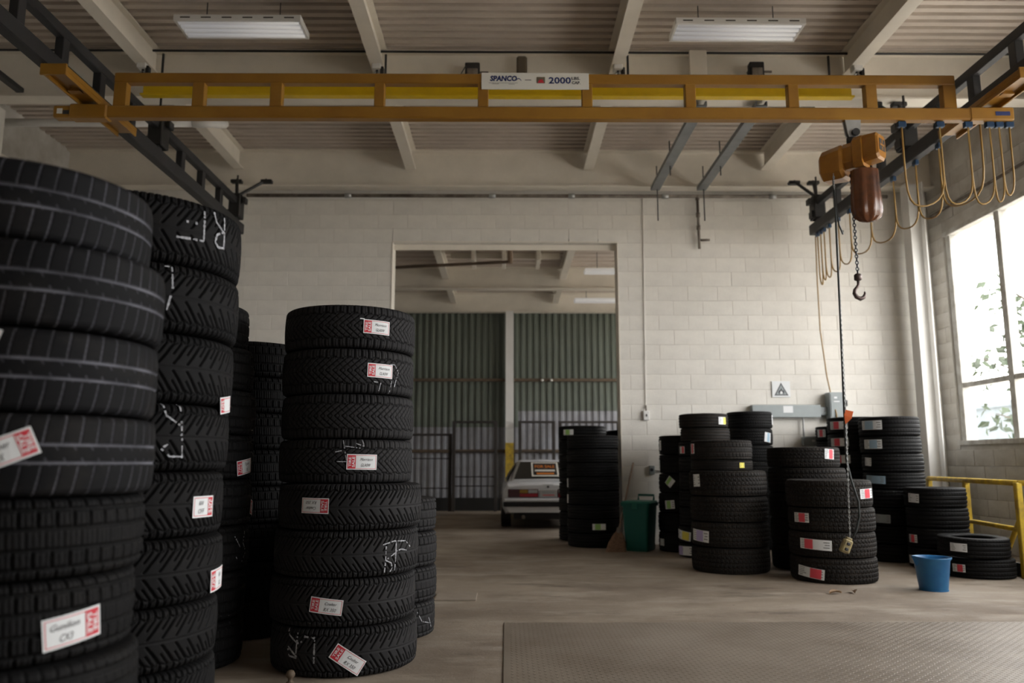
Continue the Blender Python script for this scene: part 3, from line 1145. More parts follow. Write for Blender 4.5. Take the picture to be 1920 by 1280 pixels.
# --- P: stack cut by the left edge
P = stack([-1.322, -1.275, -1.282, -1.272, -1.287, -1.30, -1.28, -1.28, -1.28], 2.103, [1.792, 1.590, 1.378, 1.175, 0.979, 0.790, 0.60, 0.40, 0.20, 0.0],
          0.32, ['curve'] * 4 + ['grid'] * 2 + ['ribbed', 'grid', 'grid'], ['rub_dust'] * 4 + ['rub_shaded'] * 5, ['dust-grooved'] * 4 + ['blocky-treaded'] * 5,
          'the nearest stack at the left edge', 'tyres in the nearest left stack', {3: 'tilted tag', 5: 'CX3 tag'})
sale_tag(P[2], -76.5, 1.315, 75, 0.115, 0.062, 'right', '', '')
sale_tag(P[3], -64.5, 1.088, 24, 0.125, 0.066, 'right', 'Gardner', 'CX')
sale_tag(P[5], -28.5, 0.676, 7, 0.142, 0.072, 'right', 'Gunilion', 'CX3')
# --- Q: chalk-marked stack next to it
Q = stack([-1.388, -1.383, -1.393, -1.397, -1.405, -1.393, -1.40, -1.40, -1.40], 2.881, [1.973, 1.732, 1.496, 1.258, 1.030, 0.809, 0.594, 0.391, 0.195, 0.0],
          0.37, 'vee', 'rub_shaded', ['wide-treaded', 'wide-treaded', 'wide-treaded', 'wide-treaded', 'wide-treaded', 'wide-treaded', 'wide-treaded', 'wide-treaded', 'wide-treaded'],
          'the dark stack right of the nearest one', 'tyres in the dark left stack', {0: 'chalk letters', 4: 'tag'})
chalk(Q[0], -30, 1.885, [[(0.10, 0.06), (0.10, -0.06)], [(0.10, -0.055), (0.07, -0.06), (0.052, -0.045), (0.06, -0.015), (0.10, 0.005)], [(0.09, 0.005), (0.055, 0.03), (0.045, 0.065)],
                         [(0.0, 0.055), (0.0, -0.055)], [(0.0, -0.055), (-0.11, -0.062)], [(-0.07, 0.0), (-0.02, 0.003)]], 0.010)
chalk(Q[1], -50, 1.64, [[(-0.02, 0.075), (0.02, 0.075), (0.025, 0.0), (0.01, -0.075)]], 0.008, dash=0.4)
chalk(Q[3], -40, 1.165, [[(0.03, 0.09), (0.045, -0.09)], [(0.045, 0.01), (-0.02, 0.05), (-0.03, 0.09)], [(0.04, -0.01), (-0.03, -0.06), (0.0, -0.085), (0.045, -0.085)]], 0.008, dash=0.3)
sale_tag(Q[4], -14.5, 0.910, 0, 0.110, 0.072, 'right', 'RAV', 'OFF')
sale_tag(Q[5], 3, 0.655, 3, 0.125, 0.075, 'left', 'RAV', 'XL')
sale_tag(Q[3], 2, 1.268, 8, 0.11, 0.06, 'left')
# --- R and S: stacks in the shadow behind
Rk = stack([-1.86, -1.82, -1.80, -1.80, -1.795, -1.80, -1.81, -1.81], 4.465, [1.935, 1.695, 1.455, 1.21, 0.97, 0.725, 0.485, 0.24, 0.0], 0.37, 'grid', 'rub_shaded', 'shadowed',
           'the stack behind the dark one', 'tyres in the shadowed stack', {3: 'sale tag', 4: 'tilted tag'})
sale_tag(Rk[3], -10, 1.037, 8, 0.15, 0.08, 'left', 'Tiguan', 'XL')
sale_tag(Rk[4], 15, 0.806, -10, 0.15, 0.08, 'left', 'Tiguan', 'XL')
chalk(Rk[5], -12, 0.61, [[(0.05, 0.08), (0.03, 0.02), (0.07, -0.03), (0.03, -0.08)], [(-0.05, 0.06), (0.0, 0.0)], [(-0.06, -0.02), (-0.02, -0.06)]], 0.008, dash=0.3)
Sk = stack(-1.70, 5.27, [1.825 - 0.228 * i for i in range(8)] + [0.0], 0.34, 'grid', 'rub_shaded', 'dark', 'the stack mostly hidden behind the tall tagged stack', 'tyres in the hidden stack')
# --- M: the sharp stack in the middle
Ms = stack([-0.903, -0.907, -0.902, -0.906, -0.868, -0.881, -0.893, -0.878], [4.53, 4.53, 4.53, 4.53, 4.50, 4.50, 4.50, 4.50], [1.906, 1.667, 1.423, 1.184, 0.951, 0.714, 0.478, 0.239, 0.0],
           [0.369] * 4 + [0.390] * 4, ['siped'] * 4 + ['vee'] * 4, 'rub_worn', ['siped winter'] * 4 + ['arrow-treaded winter'] * 4, 'the tall stack left of the doorway', 'tyres in the tall tagged stack',
           {4: 'upside-down tag', 5: 'chalk RF', 7: 'tilted tag'})
sale_tag(Ms[0], -57, 1.784, -1, 0.152, 0.076, 'left', 'Morrison', 'GLA0W', True)
sale_tag(Ms[1], -52, 1.549, -1, 0.152, 0.076, 'left', 'Morrison', 'GLA0W')
sale_tag(Ms[3], -66.2, 1.063, -1, 0.160, 0.080, 'left', 'Morrison', 'GLA0W')
sale_tag(Ms[4], -106.7, 0.842, 179, 0.155, 0.078, 'left', 'Coulter', 'RX 350')
sale_tag(Ms[6], -91.3, 0.350, -7, 0.165, 0.076, 'left', 'Coulter', 'RX 350')
sale_tag(Ms[7], -76.6, 0.093, -34, 0.172, 0.080, 'left', 'Coulter', 'RX 350')
chalk(Ms[5], -44, 0.580, [[(0.035, 0.07), (0.03, -0.075)], [(-0.05, 0.06), (0.02, 0.075), (0.11, 0.07), (0.155, 0.035)], [(-0.03, 0.06), (-0.035, -0.08)], [(0.03, 0.02), (0.07, 0.03), (0.12, 0.02)],
                          [(0.03, 0.015), (-0.035, -0.02)], [(-0.03, -0.02), (0.005, -0.035), (0.012, -0.06), (0.0, -0.08)]], 0.008, dash=0.12)
chalk(Ms[7], -116, 0.145, [[(-0.07, 0.085), (-0.055, 0.055), (0.0, 0.02), (0.03, 0.03)], [(0.0, 0.07), (-0.005, -0.04)], [(-0.06, -0.01), (-0.05, -0.045), (0.0, -0.05)], [(0.04, 0.055), (0.10, 0.05)], [(0.10, 0.05), (0.10, -0.07)],
                           [(-0.06, 0.0), (0.0, -0.045)]], 0.011, dash=0.12)
chalk(Ms[1], -42, 1.50, [[(-0.01, 0.09), (0.03, 0.09), (0.06, 0.05), (0.04, 0.0), (0.03, -0.04)], [(0.01, 0.0), (0.0, -0.07)], [(-0.11, -0.01), (-0.06, -0.015), (-0.07, -0.06)]], 0.006, dash=0.3)
chalk(Ms[3], -74, 1.115, [[(-0.09, 0.0), (-0.04, 0.01)], [(-0.05, 0.06), (-0.03, -0.05), (-0.08, -0.05)], [(0.0, 0.05), (0.06, 0.03), (0.05, 0.07)], [(-0.04, 0.03), (0.04, 0.02)]], 0.006, dash=0.3)
# --- N: short stack behind M
Nk = stack([-0.785, -0.779, -0.777, -0.785], 5.225, [0.842, 0.632, 0.421, 0.210, 0.0], 0.33, 'grid', 'rub_worn', 'square-blocked', 'the short stack just behind the tall tagged one', 'tyres in the short stack')
chalk(Nk[3], -25, 0.10, [[(-0.10, 0.06), (-0.06, 0.0), (0.02, -0.02)], [(0.0, 0.03), (0.05, -0.05)]], 0.006, dash=0.3)
# --- A, B, C: stacks standing in the doorway
A = stack(1.132, 10.47, [1.412, 1.236, 1.059, 0.882, 0.706, 0.529, 0.353, 0.176, 0.0], 0.34, 'ribbed', 'rub_new', 'glossy black', 'the front stack in the doorway', 'tyres of the front doorway stack', {6: 'green label'})
sticker(A[6], -83.8, 0.262, 0.17, 0.075, 0, -0.1, 'label_green', lines=False)
for k, zz in ((3, 0.80), (4, 0.60)):
    sticker(A[k], -172, zz, 0.07, 0.11, 0, None)
B = stack(1.08, 11.288, [1.57 - 0.19625 * i for i in range(8)] + [0.0], 0.34, 'ribbed', 'rub_new', 'glossy black', 'the left rear stack in the doorway', 'tyres of the left rear doorway stack', {0: 'pale label'})
sticker(B[0], -131, 1.478, 0.17, 0.075, 0, -0.05, 'label_green', lines=False)
Ck = stack(1.78, 11.55, [1.52 - 0.19 * i for i in range(8)] + [0.0], 0.33, 'ribbed', 'rub_new', 'glossy black', 'the right rear stack beyond the jamb', 'tyres of the right rear doorway stack')
# --- right hand group
L = stack([2.20, 2.20, 2.19, 2.18, 2.17, 2.17], 9.90, [1.39, 1.158, 0.927, 0.695, 0.463, 0.232, 0.0], 0.30, 'grid', 'rub_new', 'black', 'the leftmost stack right of the green bin', 'tyres of the stack by the bin')
sticker(L[0], -170, 1.27, 0.06, 0.12, 0, None)
sticker(L[1], -178, 1.03, 0.05, 0.13, 0, None)
sticker(L[2], -135, 0.83, 0.10, 0.11, -40, -0.2, 'label_green', lines=False)
sticker(L[3], -135, 0.56, 0.13, 0.10, 5, -0.1, 'label_green')
sticker(L[5], -162, 0.11, 0.10, 0.08, 0, None)
T = stack([2.315, 2.33, 2.30, 2.30, 2.30, 2.295, 2.29, 2.275, 2.27], 9.31, [1.622, 1.457, 1.293, 1.132, 0.953, 0.745, 0.555, 0.345, 0.16, 0.0], 0.284, 'ribbed', ['rub_brown'] * 2 + ['rub_new'] * 7,
          'slim', 'the slim stack behind the front truck tyres', 'tyres of the tall slim stack', {0: 'yellow label'})
sticker(T[0], -55, 1.535, 0.12, 0.085, 0, 0.3, 'label_yellow')
sticker(T[2], -160, 1.205, 0.10, 0.08, 0, 0.2, 'label_red')
sticker(T[7], -160, 0.245, 0.26, 0.10, -6, 0.2, 'label_yellow')
sticker(T[8], -150, 0.075, 0.24, 0.10, 2, -0.38, 'label_lilac')
Fk = stack([2.206, 2.206, 2.246, 2.25, 2.25, 2.246], [8.18, 8.18, 8.125, 8.125, 8.125, 8.125], [1.285, 1.083, 0.983, 0.734, 0.486, 0.246, 0.0], [0.31, 0.31] + [0.381] * 4, ['grid', 'ribbed'] + ['zigzag'] * 4,
           ['rub_brown'] * 6, ['smaller', 'thin smaller'] + ['chunky truck'] * 4, 'the front left truck-tyre stack', 'tyres of the front left truck stack')
sticker(Fk[0], -169, 1.20, 0.08, 0.10, 0, 0.0, 'label_red')
sticker(Fk[1], -66, 1.034, 0.06, 0.05, 0, None, base='label_yellow')
sticker(Fk[2], -157, 0.885, 0.10, 0.12, 3, None)
sticker(Fk[4], -155, 0.350, 0.24, 0.11, -3, 0.0, 'label_lilac')
Rb = stack(3.116, 10.15, [1.70 - 0.2125 * i for i in range(8)] + [0.0], 0.285, 'zigzag', 'rub_new', 'studded-looking black', 'the stack by the grey wiring trough', 'tyres of the stack by the trough', {1: 'white label'})
sticker(Rb[0], -30, 1.595, 0.04, 0.12, 0, None)
sticker(Rb[1], -57, 1.372, 0.11, 0.12, -8, 0.1, 'label_blue', lines=False)
G = stack([3.10, 3.127, 3.127, 3.127, 3.127], 8.317, [1.218, 1.010, 0.756, 0.500, 0.245, 0.0], [0.36, 0.385, 0.385, 0.385, 0.385], 'zigzag', 'rub_brown', 'large dusty', 'the stack behind the red-stickered one', 'tyres of the rear truck stack', {0: 'white label'})
sticker(G[0], -66, 1.145, 0.12, 0.10, -4, 0.15, 'label_red')
Hk = stack([3.015, 3.03, 3.02, 3.025], 7.507, [0.906, 0.660, 0.445, 0.222, 0.0], 0.38, 'zigzag', 'rub_brown', 'knobbly truck', 'the four-high stack with red stickers', 'tyres of the front right truck stack')
sticker(Hk[0], -53, 0.785, 0.20, 0.085, 2, 0.0, 'label_red')
sticker(Hk[1], -154, 0.566, 0.17, 0.085, 0, 0.05, 'label_red')
sticker(Hk[2], -134, 0.337, 0.29, 0.09, -2, (-0.2, 0.28), 'label_red')
sticker(Hk[3], -143, 0.088, 0.26, 0.09, -6, (0.2, 0.40), 'label_red')
I2 = stack([4.33, 4.335, 4.345, 4.345, 4.29, 4.29, 4.29, 4.29], 8.96, [1.567, 1.35, 1.159, 0.955, 0.765, 0.575, 0.385, 0.19, 0.0], 0.32, 'ribbed', 'rub_new', 'black road', 'the tall stack before the white column', 'tyres of the column stack')
sticker(I2[0], -150, 1.472, 0.25, 0.10, 0, -0.1, 'label_blue')
sticker(I2[1], -150, 1.262, 0.22, 0.10, 0, 0.05, 'label_blue')
sticker(I2[2], -166, 1.07, 0.10, 0.09, -4, None)
sticker(I2[3], -152, 0.875, 0.24, 0.085, -2, None, base='label_blue')
sticker(I2[5], -132, 0.46, 0.16, 0.09, -2, None, base='elec')
I1 = stack(4.22, 9.605, [1.60 - 0.2 * i for i in range(8)] + [0.0], 0.305, 'ribbed', 'rub_new', 'black', 'the stack half hidden left of the column stack', 'tyres of the half-hidden stack')
for k in range(3):
    sticker(I1[k], -148, 1.50 - 0.2 * k, 0.24, 0.095, 0, (-0.1, 0.32), 'label_red')
I0 = stack(4.30, 10.225, [1.52 - 0.19 * i for i in range(8)] + [0.0], 0.29, 'ribbed', 'rub_new', 'black', 'the rearmost stack under the grey switch box', 'tyres of the rearmost stack')
sticker(I0[0], -160, 1.43, 0.14, 0.095, 0, 0.0, 'label_red')
J1 = stack([4.47, 4.475, 4.475, 4.47], 8.355, [0.808, 0.606, 0.404, 0.202, 0.0], 0.295, 'ribbed', 'rub_new', 'black car', 'the four-high stack beside the yellow railing', 'tyres of the railing stack')
sticker(J1[0], -160, 0.70, 0.13, 0.09, -3, None)
sticker(J1[2], -170, 0.29, 0.12, 0.08, 0, 0.0, 'label_red')
sticker(J1[3], -168, 0.08, 0.20, 0.08, 0, 0.1, 'label_red')
K = [tyre(4.455, 7.715, 0.279, 0.31, 0.178, 'ribbed', 'rub_new', 'black tyre resting tilted on another beside the blue bucket', 'low pair of tyres', tilt=(0.02, 0.012, 0)),
     tyre(4.49, 7.72, 0.089, 0.315, 0.176, 'ribbed', 'rub_new', 'black tyre on the floor under the tilted one behind the bucket', 'low pair of tyres')]
sticker(K[0], -143, 0.281, 0.15, 0.075, 0, None, base='paper')
sticker(K[1], -150, 0.09, 0.12, 0.07, 0, 0.1, 'label_red')

# ================================================================== OVERHEAD CRANE
YC = 6.2
br = empty('bridge_crane', (0.2, YC, 3.866))


def put(mb_, name, m, parent, smooth=False):
    """Build in world coordinates, parent without moving."""
    o_ = mb_.build(name, m, None, smooth)
    o_.parent = parent
    o_.matrix_parent_inverse = Matrix.Translation(-Vector(parent.matrix_basis.translation if parent.parent is None else parent.matrix_basis.translation))
    return o_


put(MB().bbox(-3.30, 3.86, YC - 0.045, YC + 0.045, 3.868, 3.972, 0.012), 'bottom_chord', 'crane', br)
put(MB().bbox(-3.255, 3.745, YC - 0.04, YC + 0.04, 4.175, 4.262, 0.008), 'top_chord', 'crane', br)
for x, w in ((-3.200, .108), (-2.555, .1), (-1.913, .1), (-1.057, .085), (-0.197, .088), (0.667, .088), (1.528, .088), (2.386, .088), (3.037, .095), (3.692, .108)):
    put(MB().bbox(x - w / 2, x + w / 2, YC - 0.036, YC + 0.036, 3.970, 4.178, 0.005), 'post', 'crane', br)
put(MB().bbox(-3.60, -3.29, YC - 0.055, YC + 0.055, 3.858, 3.982, 0.012), 'end_sleeve', 'crane', br)
put(MB().bbox(-3.735, -3.59, YC - 0.045, YC + 0.045, 3.865, 3.968, 0.010), 'end_cap', 'crane', br)
put(MB().bbox(3.84, 4.21, YC - 0.05, YC + 0.05, 3.862, 3.978, 0.012), 'end_sleeve', 'crane', br)
put(MB().box(-3.70, -3.655, YC - 0.047, YC - 0.044, 3.895, 3.94), 'sticker', 'sign_white', br)
put(MB().box(-3.650, -3.60, YC - 0.047, YC - 0.044, 3.89, 3.925), 'sticker', 'ink', br)
put(MB().box(4.05, 4.17, YC - 0.053, YC - 0.049, 3.90, 3.935), 'sticker', 'navy', br)
for xs in (-3.44, 4.02):
    et = put(MB().bbox(xs - 0.09, xs + 0.09, 5.64, 6.80, 4.005, 4.050, 0.004), 'end_truck', 'crane', br)
    for sx in (-0.085, 0.075):
        put(MB().box(xs + sx, xs + sx + 0.012, 5.64, 6.80, 3.972, 4.01), 'truck_flange', 'crane', br)
    put(MB().bbox(xs - 0.10, xs + 0.10, 5.625, 5.642, 3.965, 4.055, 0.003), 'truck_end_plate', 'crane', br)
    for yy in (5.95, 6.45):
        put(MB().prism([(xs - 0.05, 3.978), (xs + 0.05, 3.978), (xs + 0.02, 4.02), (xs - 0.02, 4.02)], yy - 0.03, yy + 0.03), 'truck_clamp', 'crane', br)
tag(br, 'orange-yellow bridge crane girder with open truss spanning the hall', 'crane')

# capacity sign
sg = empty('capacity_sign', (0.235, YC - 0.046, 4.118))
MB().bbox(-0.446, 0.446, -0.004, 0.004, 0.0, 0.146, 0.002).build('plate', 'sign_white', sg)
rt = Matrix.Rotation(PI / 2, 4, 'X')


def sgn_text(body, size, x, z, m, w=None, shear=0.0, bold=0.0):
    return flat_text('lettering', body, size, m, sg, Matrix.Translation((x, -0.0055, z)) @ rt, shear, w, bold)


sgn_text('SPANCO', 0.062, -0.262, 0.094, 'navy', 0.225, 0.12, 0.003)
sgn_text('2000', 0.078, 0.205, 0.078, 'navy', 0.185, 0, 0.002)
sgn_text('LBS.', 0.034, 0.338, 0.096, 'ink', 0.072, 0, 0.001)
sgn_text('CAP.', 0.034, 0.340, 0.058, 'ink', 0.072, 0, 0.001)
sw = MB()
for k in range(10):
    t0, t1 = k / 10, (k + 1) / 10
    f = lambda t: (-0.16 + 0.045 * t, 0.072 + 0.018 * math.sin(t * PI))
    (xa, za), (xb, zb) = f(t0), f(t1)
    sw.add([(xa, -0.0055, za), (xb, -0.0055, zb), (xb, -0.0055, zb + 0.008), (xa, -0.0055, za + 0.008)], [(0, 1, 2, 3)])
raw(sw, 'swoosh', 'navy', sg)
sw = MB()
for x0, x1, z0, z1 in ((-0.385, -0.145, 0.0535, 0.056), (-0.36, -0.30, 0.045, 0.048), (-0.22, -0.17, 0.043, 0.046), (-0.085, -0.032, 0.078, 0.084)):
    sw.add([(x0, -0.0055, z0), (x1, -0.0055, z0), (x1, -0.0055, z1), (x0, -0.0055, z1)], [(0, 1, 2, 3)])
raw(sw, 'small_print', 'ink', sg)
sw = MB().add([(0.012, -0.0055, 0.052), (0.082, -0.0055, 0.052), (0.082, -0.0055, 0.108), (0.012, -0.0055, 0.108)], [(0, 1, 2, 3)])
raw(sw, 'picture_patch', 'dark_plate', sg)
sw = MB().add([(0.02, -0.006, 0.056), (0.075, -0.006, 0.056), (0.06, -0.006, 0.088), (0.035, -0.006, 0.08)], [(0, 1, 2, 3)])
raw(sw, 'picture_red', 'red', sg)
tag(sg, 'white sign with navy lettering and 2000 LBS. CAP. on the crane', 'sign')

# yellow beam behind the crane
yb = empty('yellow_beam', (-0.085, 7.30, 4.583))
put(MB().bbox(-3.555, 3.39, 7.275, 7.30, 4.60, 4.716, 0.003), 'web', 'yellow', yb)
put(MB().bbox(-3.56, 3.395, 7.22, 7.30, 4.583, 4.602, 0.003), 'lower_flange', 'yellow', yb)
put(MB().bbox(-3.56, 3.395, 7.22, 7.30, 4.714, 4.728, 0.003), 'upper_flange', 'yellow', yb)
for x in (-3.4, -1.2, 1.2, 3.2):
    put(MB().tube([(x, 7.32, 4.70), (x, 7.32, 5.06)], 0.012, 6), 'hanger_rod', 'black_steel', yb)
tag(yb, 'bright yellow steel channel hung behind the crane girder', 'beam')


# runways
def runway(x, name, label, ypos, ends):
    rw = empty(name, (x, 5.0, 4.06))
    put(MB().bbox(x - 0.05, x + 0.05, 2.6, 10.2, 4.06, 4.20, 0.01), 'track', 'runway', rw)
    put(MB().bbox(x - 0.04, x + 0.04, 2.6, 10.08, 4.40, 4.49, 0.008), 'top_chord', 'runway', rw)
    for y in ypos:
        put(MB().bbox(x - 0.035, x + 0.035, y - 0.045, y + 0.045, 4.195, 4.405, 0.004), 'post', 'runway', rw)
    s = -1 if x < 0 else 1
    for y, kind in ends:
        hg = put(MB().bbox(x - 0.075, x + 0.075, y - 0.09, y + 0.09, 4.22, 4.54, 0.01), 'hanger', 'black_steel', rw)
        put(MB().bbox(x - 0.10, x - 0.072, y - 0.06, y + 0.06, 4.24, 4.33, 0.006), 'bolt_block', 'black_steel', rw)
        put(MB().bbox(x - s * 0.112 - 0.02, x - s * 0.112 + 0.02, y - 0.05, y + 0.05, 4.42, 4.50, 0.006), 'bolt_block', 'black_steel', rw)
        put(MB().tube([(x, y, 4.50), (x, y, ZG + 0.01)], 0.012, 6), 'rod', 'black_steel', rw)
        if kind:
            g_ = y + 0.14
            for dx in (-s * 0.34, s * 0.06) if s < 0 else (-0.30, -0.04):
                a, b_ = Vector((x, y, 4.52)), Vector((x + dx + (0.06 if s > 0 else 0.0), g_, ZG + 0.0))
                put(MB().tube([a, b_], 0.022, 6), 'brace', 'black_steel', rw)
                put(MB().bbox(b_.x - 0.075, b_.x + 0.075, g_ - 0.04, g_ + 0.04, ZG - 0.05, ZG - 0.002, 0.008), 'beam_clip', 'black_steel', rw)
    tag(rw, label, 'crane runway')
    return rw


runway(-3.55, 'crane_runway', 'charcoal truss runway rail for the crane above the left tyre stacks', [3.0 + 0.58 * i for i in range(13)], [(10.0, 1), (7.66, 0)])
runway(4.10, 'crane_runway', 'charcoal truss runway rail for the crane on the window side', [3.0 + 0.58 * i for i in range(13)], [(10.0, 1), (7.66, 1)])


# festoon cables
def loops(sup, deps, n=14):
    pts = []
    for (a, b), d in zip(zip(sup[:-1], sup[1:]), deps):
        for k in range(n):
            t = k / n
            sx = 0.5 - 0.5 * math.cos(PI * t)
            bulge = 0.5 - 0.5 * math.cos(PI * sx)
            p = Vector(a).lerp(Vector(b), bulge)
            p.z -= d * math.sin(PI * t) ** 0.55 * (0.96 + 0.04 * math.sin(7 * t))
            pts.append(p)
    pts.append(Vector(sup[-1]))
    return pts


def festoon(sup, deps, r, label, axis, name='festoon_cable'):
    f = empty(name, sup[len(sup) // 2])
    put(MB().tube(loops(sup, deps), r, 6), 'cable', 'cable', f, True)
    for p in sup:
        x, y, z = p
        dx, dy = (0.035, 0.02) if axis == 'x' else (0.02, 0.035)
        put(MB().bbox(x - dx, x + dx, y - dy, y + dy, z - 0.005, z + 0.045, 0.006), 'cable_trolley', 'blue_trolley', f)
    tag(f, label, 'cable')
    return f


zs = 3.82
festoon([(3.285, YC, zs), (3.604, YC, zs), (3.84, YC, zs), (4.02, YC, zs), (4.10, YC, zs), (4.185, YC, zs)], [0.72, 0.70, 0.70, 0.68, 0.62], 0.0075,
        'looped tan cable on blue trolleys below the right end of the crane', 'x')
sy = [6.45, 7.10, 7.53, 7.99, 8.55, 9.07, 9.40, 9.67, 9.84, 9.95, 10.05]
festoon([(4.10, y, 4.01) for y in sy], [0.70, 0.66, 0.62, 0.62, 0.60, 0.62, 0.64, 0.66, 0.66, 0.70], 0.0085,
        'looped tan cable on blue trolleys along the window-side runway', 'y')
dc = MB().tube([(4.10, 10.12, 4.02), (4.10, 10.15, 3.4), (4.16, 10.3, 2.8), (4.26, 10.42, 2.2), (4.33, 10.49, 1.95), (4.36, 10.425, 1.70), (4.365, 10.425, 1.60)], 0.008, 6).build('supply_cable', 'cable', None, True)
tag(dc, 'thin yellow cable dropping from the runway end to the grey switch box', 'cable')

# hoist
HX, HZ = 2.86, 3.865
ho = empty('chain_hoist', (HX, YC, 3.40))
put(MB().prism([(HX - 0.055, 3.868), (HX + 0.075, 3.868), (HX + 0.065, 3.78), (HX + 0.04, 3.72), (HX - 0.015, 3.70), (HX - 0.04, 3.76)], YC - 0.03, YC - 0.015), 'trolley_plate', 'galv', ho)
put(MB().prism([(HX - 0.055, 3.868), (HX + 0.075, 3.868), (HX + 0.065, 3.78), (HX + 0.04, 3.72), (HX - 0.015, 3.70), (HX - 0.04, 3.76)], YC + 0.015, YC + 0.03), 'trolley_plate', 'galv', ho)
put(MB().tube([(HX + 0.02, YC - 0.055, 3.755), (HX + 0.02, YC + 0.055, 3.755)], 0.032, 12), 'pin', 'black_steel', ho)
AX = Matrix.Translation((HX - 0.005, YC, 3.565)) @ Matrix.Rotation(-math.radians(48), 4, 'Z') @ Matrix.Diagonal((0.80, 0.82, 0.92, 1))


def octo(w, h, c):
    return [(-w, -h + c), (-w + c, -h), (w - c, -h), (w, -h + c), (w, h - c), (w - c, h), (-w + c, h), (-w, h - c)]


def loft_x(secs):
    """secs: list of (x, polygon in (y, z)) with equal counts."""
    vs = [(x, p[0], p[1]) for x, poly in secs for p in poly]
    n = len(secs[0][1])
    fs = [tuple(range(n))[::-1], tuple((len(secs) - 1) * n + k for k in range(n))]
    for i in range(len(secs) - 1):
        for k in range(n):
            l = (k + 1) % n
            fs.append((i * n + k, i * n + l, (i + 1) * n + l, (i + 1) * n + k))
    return vs, fs


def hpart(secs, name, m, smooth=False, dz=0.0):
    vs, fs = loft_x(secs)
    mb_ = MB().add([AX @ Vector((v[0], v[1], v[2] + dz)) for v in vs], fs)
    return put(mb_, name, m, ho, smooth)


hpart([(-0.31, octo(0.10, 0.11, 0.05)), (-0.285, octo(0.125, 0.14, 0.06)), (-0.08, octo(0.135, 0.155, 0.06)), (-0.05, octo(0.12, 0.135, 0.06))], 'motor_housing', 'hoist', dz=-0.05)
hpart([(-0.06, octo(0.10, 0.12, 0.05)), (0.05, octo(0.10, 0.12, 0.05))], 'centre_body', 'hoist', dz=-0.01)
hpart([(0.04, octo(0.105, 0.125, 0.035)), (0.06, octo(0.125, 0.140, 0.04)), (0.15, octo(0.125, 0.140, 0.04))], 'gear_housing', 'hoist', dz=-0.005)
hpart([(0.15, octo(0.10, 0.125, 0.03)), (0.285, octo(0.10, 0.118, 0.03)), (0.305, octo(0.085, 0.10, 0.03))], 'control_box', 'hoist', dz=0.012)
pl = [(-0.06, -0.035), (0.06, -0.035), (0.06, 0.07), (-0.06, 0.07)]
hpart([(0.304, pl), (0.309, pl)], 'badge_panel', 'car_black', dz=0.005)
for q in ([(-0.045, 0.008), (0.045, 0.008), (0.045, 0.026), (-0.045, 0.026)], [(-0.009, -0.03), (0.009, -0.03), (0.009, 0.0), (-0.009, 0.0)], [(-0.009, 0.034), (0.009, 0.034), (0.009, 0.066), (-0.009, 0.066)]):
    hpart([(0.309, q), (0.3105, q)], 'badge_bar', 'hoist', dz=0.005)
put(MB().tube([(HX, YC, 3.72), (HX, YC, 3.66)], 0.04, 10), 'suspension_lug', 'black_steel', ho)
# vinyl chain bag with folds
bgv, NB = [], 40
prof = [(0.0, 0.098, 0.0), (0.03, 0.100, 0.0), (0.12, 0.100, 0.25), (0.24, 0.105, 0.5), (0.33, 0.106, 0.8), (0.39, 0.092, 1.0), (0.425, 0.055, 1.0), (0.435, 0.015, 0.3)]
for d, r, k in prof:
    for i in range(NB):
        t = 2 * PI * i / NB
        rr = r * 1.08 * (1 + (0.035 + 0.06 * k) * math.cos(9 * t + 0.6 * k) + 0.045 * k * math.sin(5 * t + 1))
        bgv.append((HX + 0.062 + rr * math.cos(t) * 1.03, YC - 0.06 + rr * math.sin(t) * 0.75, 3.415 - d))
bf = []
for i in range(len(prof) - 1):
    for k in range(NB):
        l = (k + 1) % NB
        bf.append((i * NB + k, i * NB + l, (i + 1) * NB + l, (i + 1) * NB + k))
bf.append(tuple((len(prof) - 1) * NB + k for k in range(NB)))
bag = put(MB().add(bgv, bf), 'chain_bag', 'bag', ho, True)
for sx in (-0.05, 0.05):
    put(MB().tube([(HX + 0.075 + sx, YC - 0.06, 3.43), (HX + 0.06 + sx, YC - 0.04, 3.50)], 0.01, 6), 'bag_strap', 'black_steel', ho)


def chain_mesh(p0, p1, pitch, w, r):
    p0, p1 = Vector(p0), Vector(p1)
    n = max(1, int((p1 - p0).length / pitch))
    mb_ = MB()
    for i in range(n):
        c = p0.lerp(p1, (i + 0.5) / n)
        L = pitch * 0.62
        ring = []
        for t in np.linspace(0, 2 * PI, 10, endpoint=False):
            a, b_ = w * math.cos(t), L * math.sin(t)
            ring.append((c.x + (a if i % 2 else 0.25 * a), c.y + (0.25 * a if i % 2 else a), c.z + b_))
        mb_.tube(ring, r, 5, closed=True)
    return mb_


CX_ = 2.822
put(chain_mesh((CX_, YC - 0.03, 3.42), (CX_, YC - 0.03, 2.56), 0.026, 0.0125, 0.0045), 'lifting_chain', 'chain', ho)
hk = put(MB().lathe([(0.012, 0.0), (0.03, 0.01), (0.03, 0.05), (0.018, 0.06)], 12, (CX_, YC - 0.03, 2.50)), 'hook_block', 'hook', ho, True)
hp = [(0.0, 0.0), (0.0, -0.035), (-0.012, -0.055), (-0.032, -0.08), (-0.036, -0.105), (-0.022, -0.135), (0.008, -0.15), (0.036, -0.138), (0.048, -0.112), (0.046, -0.092)]
hr = [0.012, 0.012, 0.013, 0.015, 0.017, 0.018, 0.019, 0.016, 0.011, 0.006]
put(MB().tube([(CX_ + a, YC - 0.03, 2.505 + b_) for a, b_ in hp], hr, 8), 'hook', 'hook', ho, True)
tag(ho, 'orange electric chain hoist with brown chain bag and hook', 'hoist')

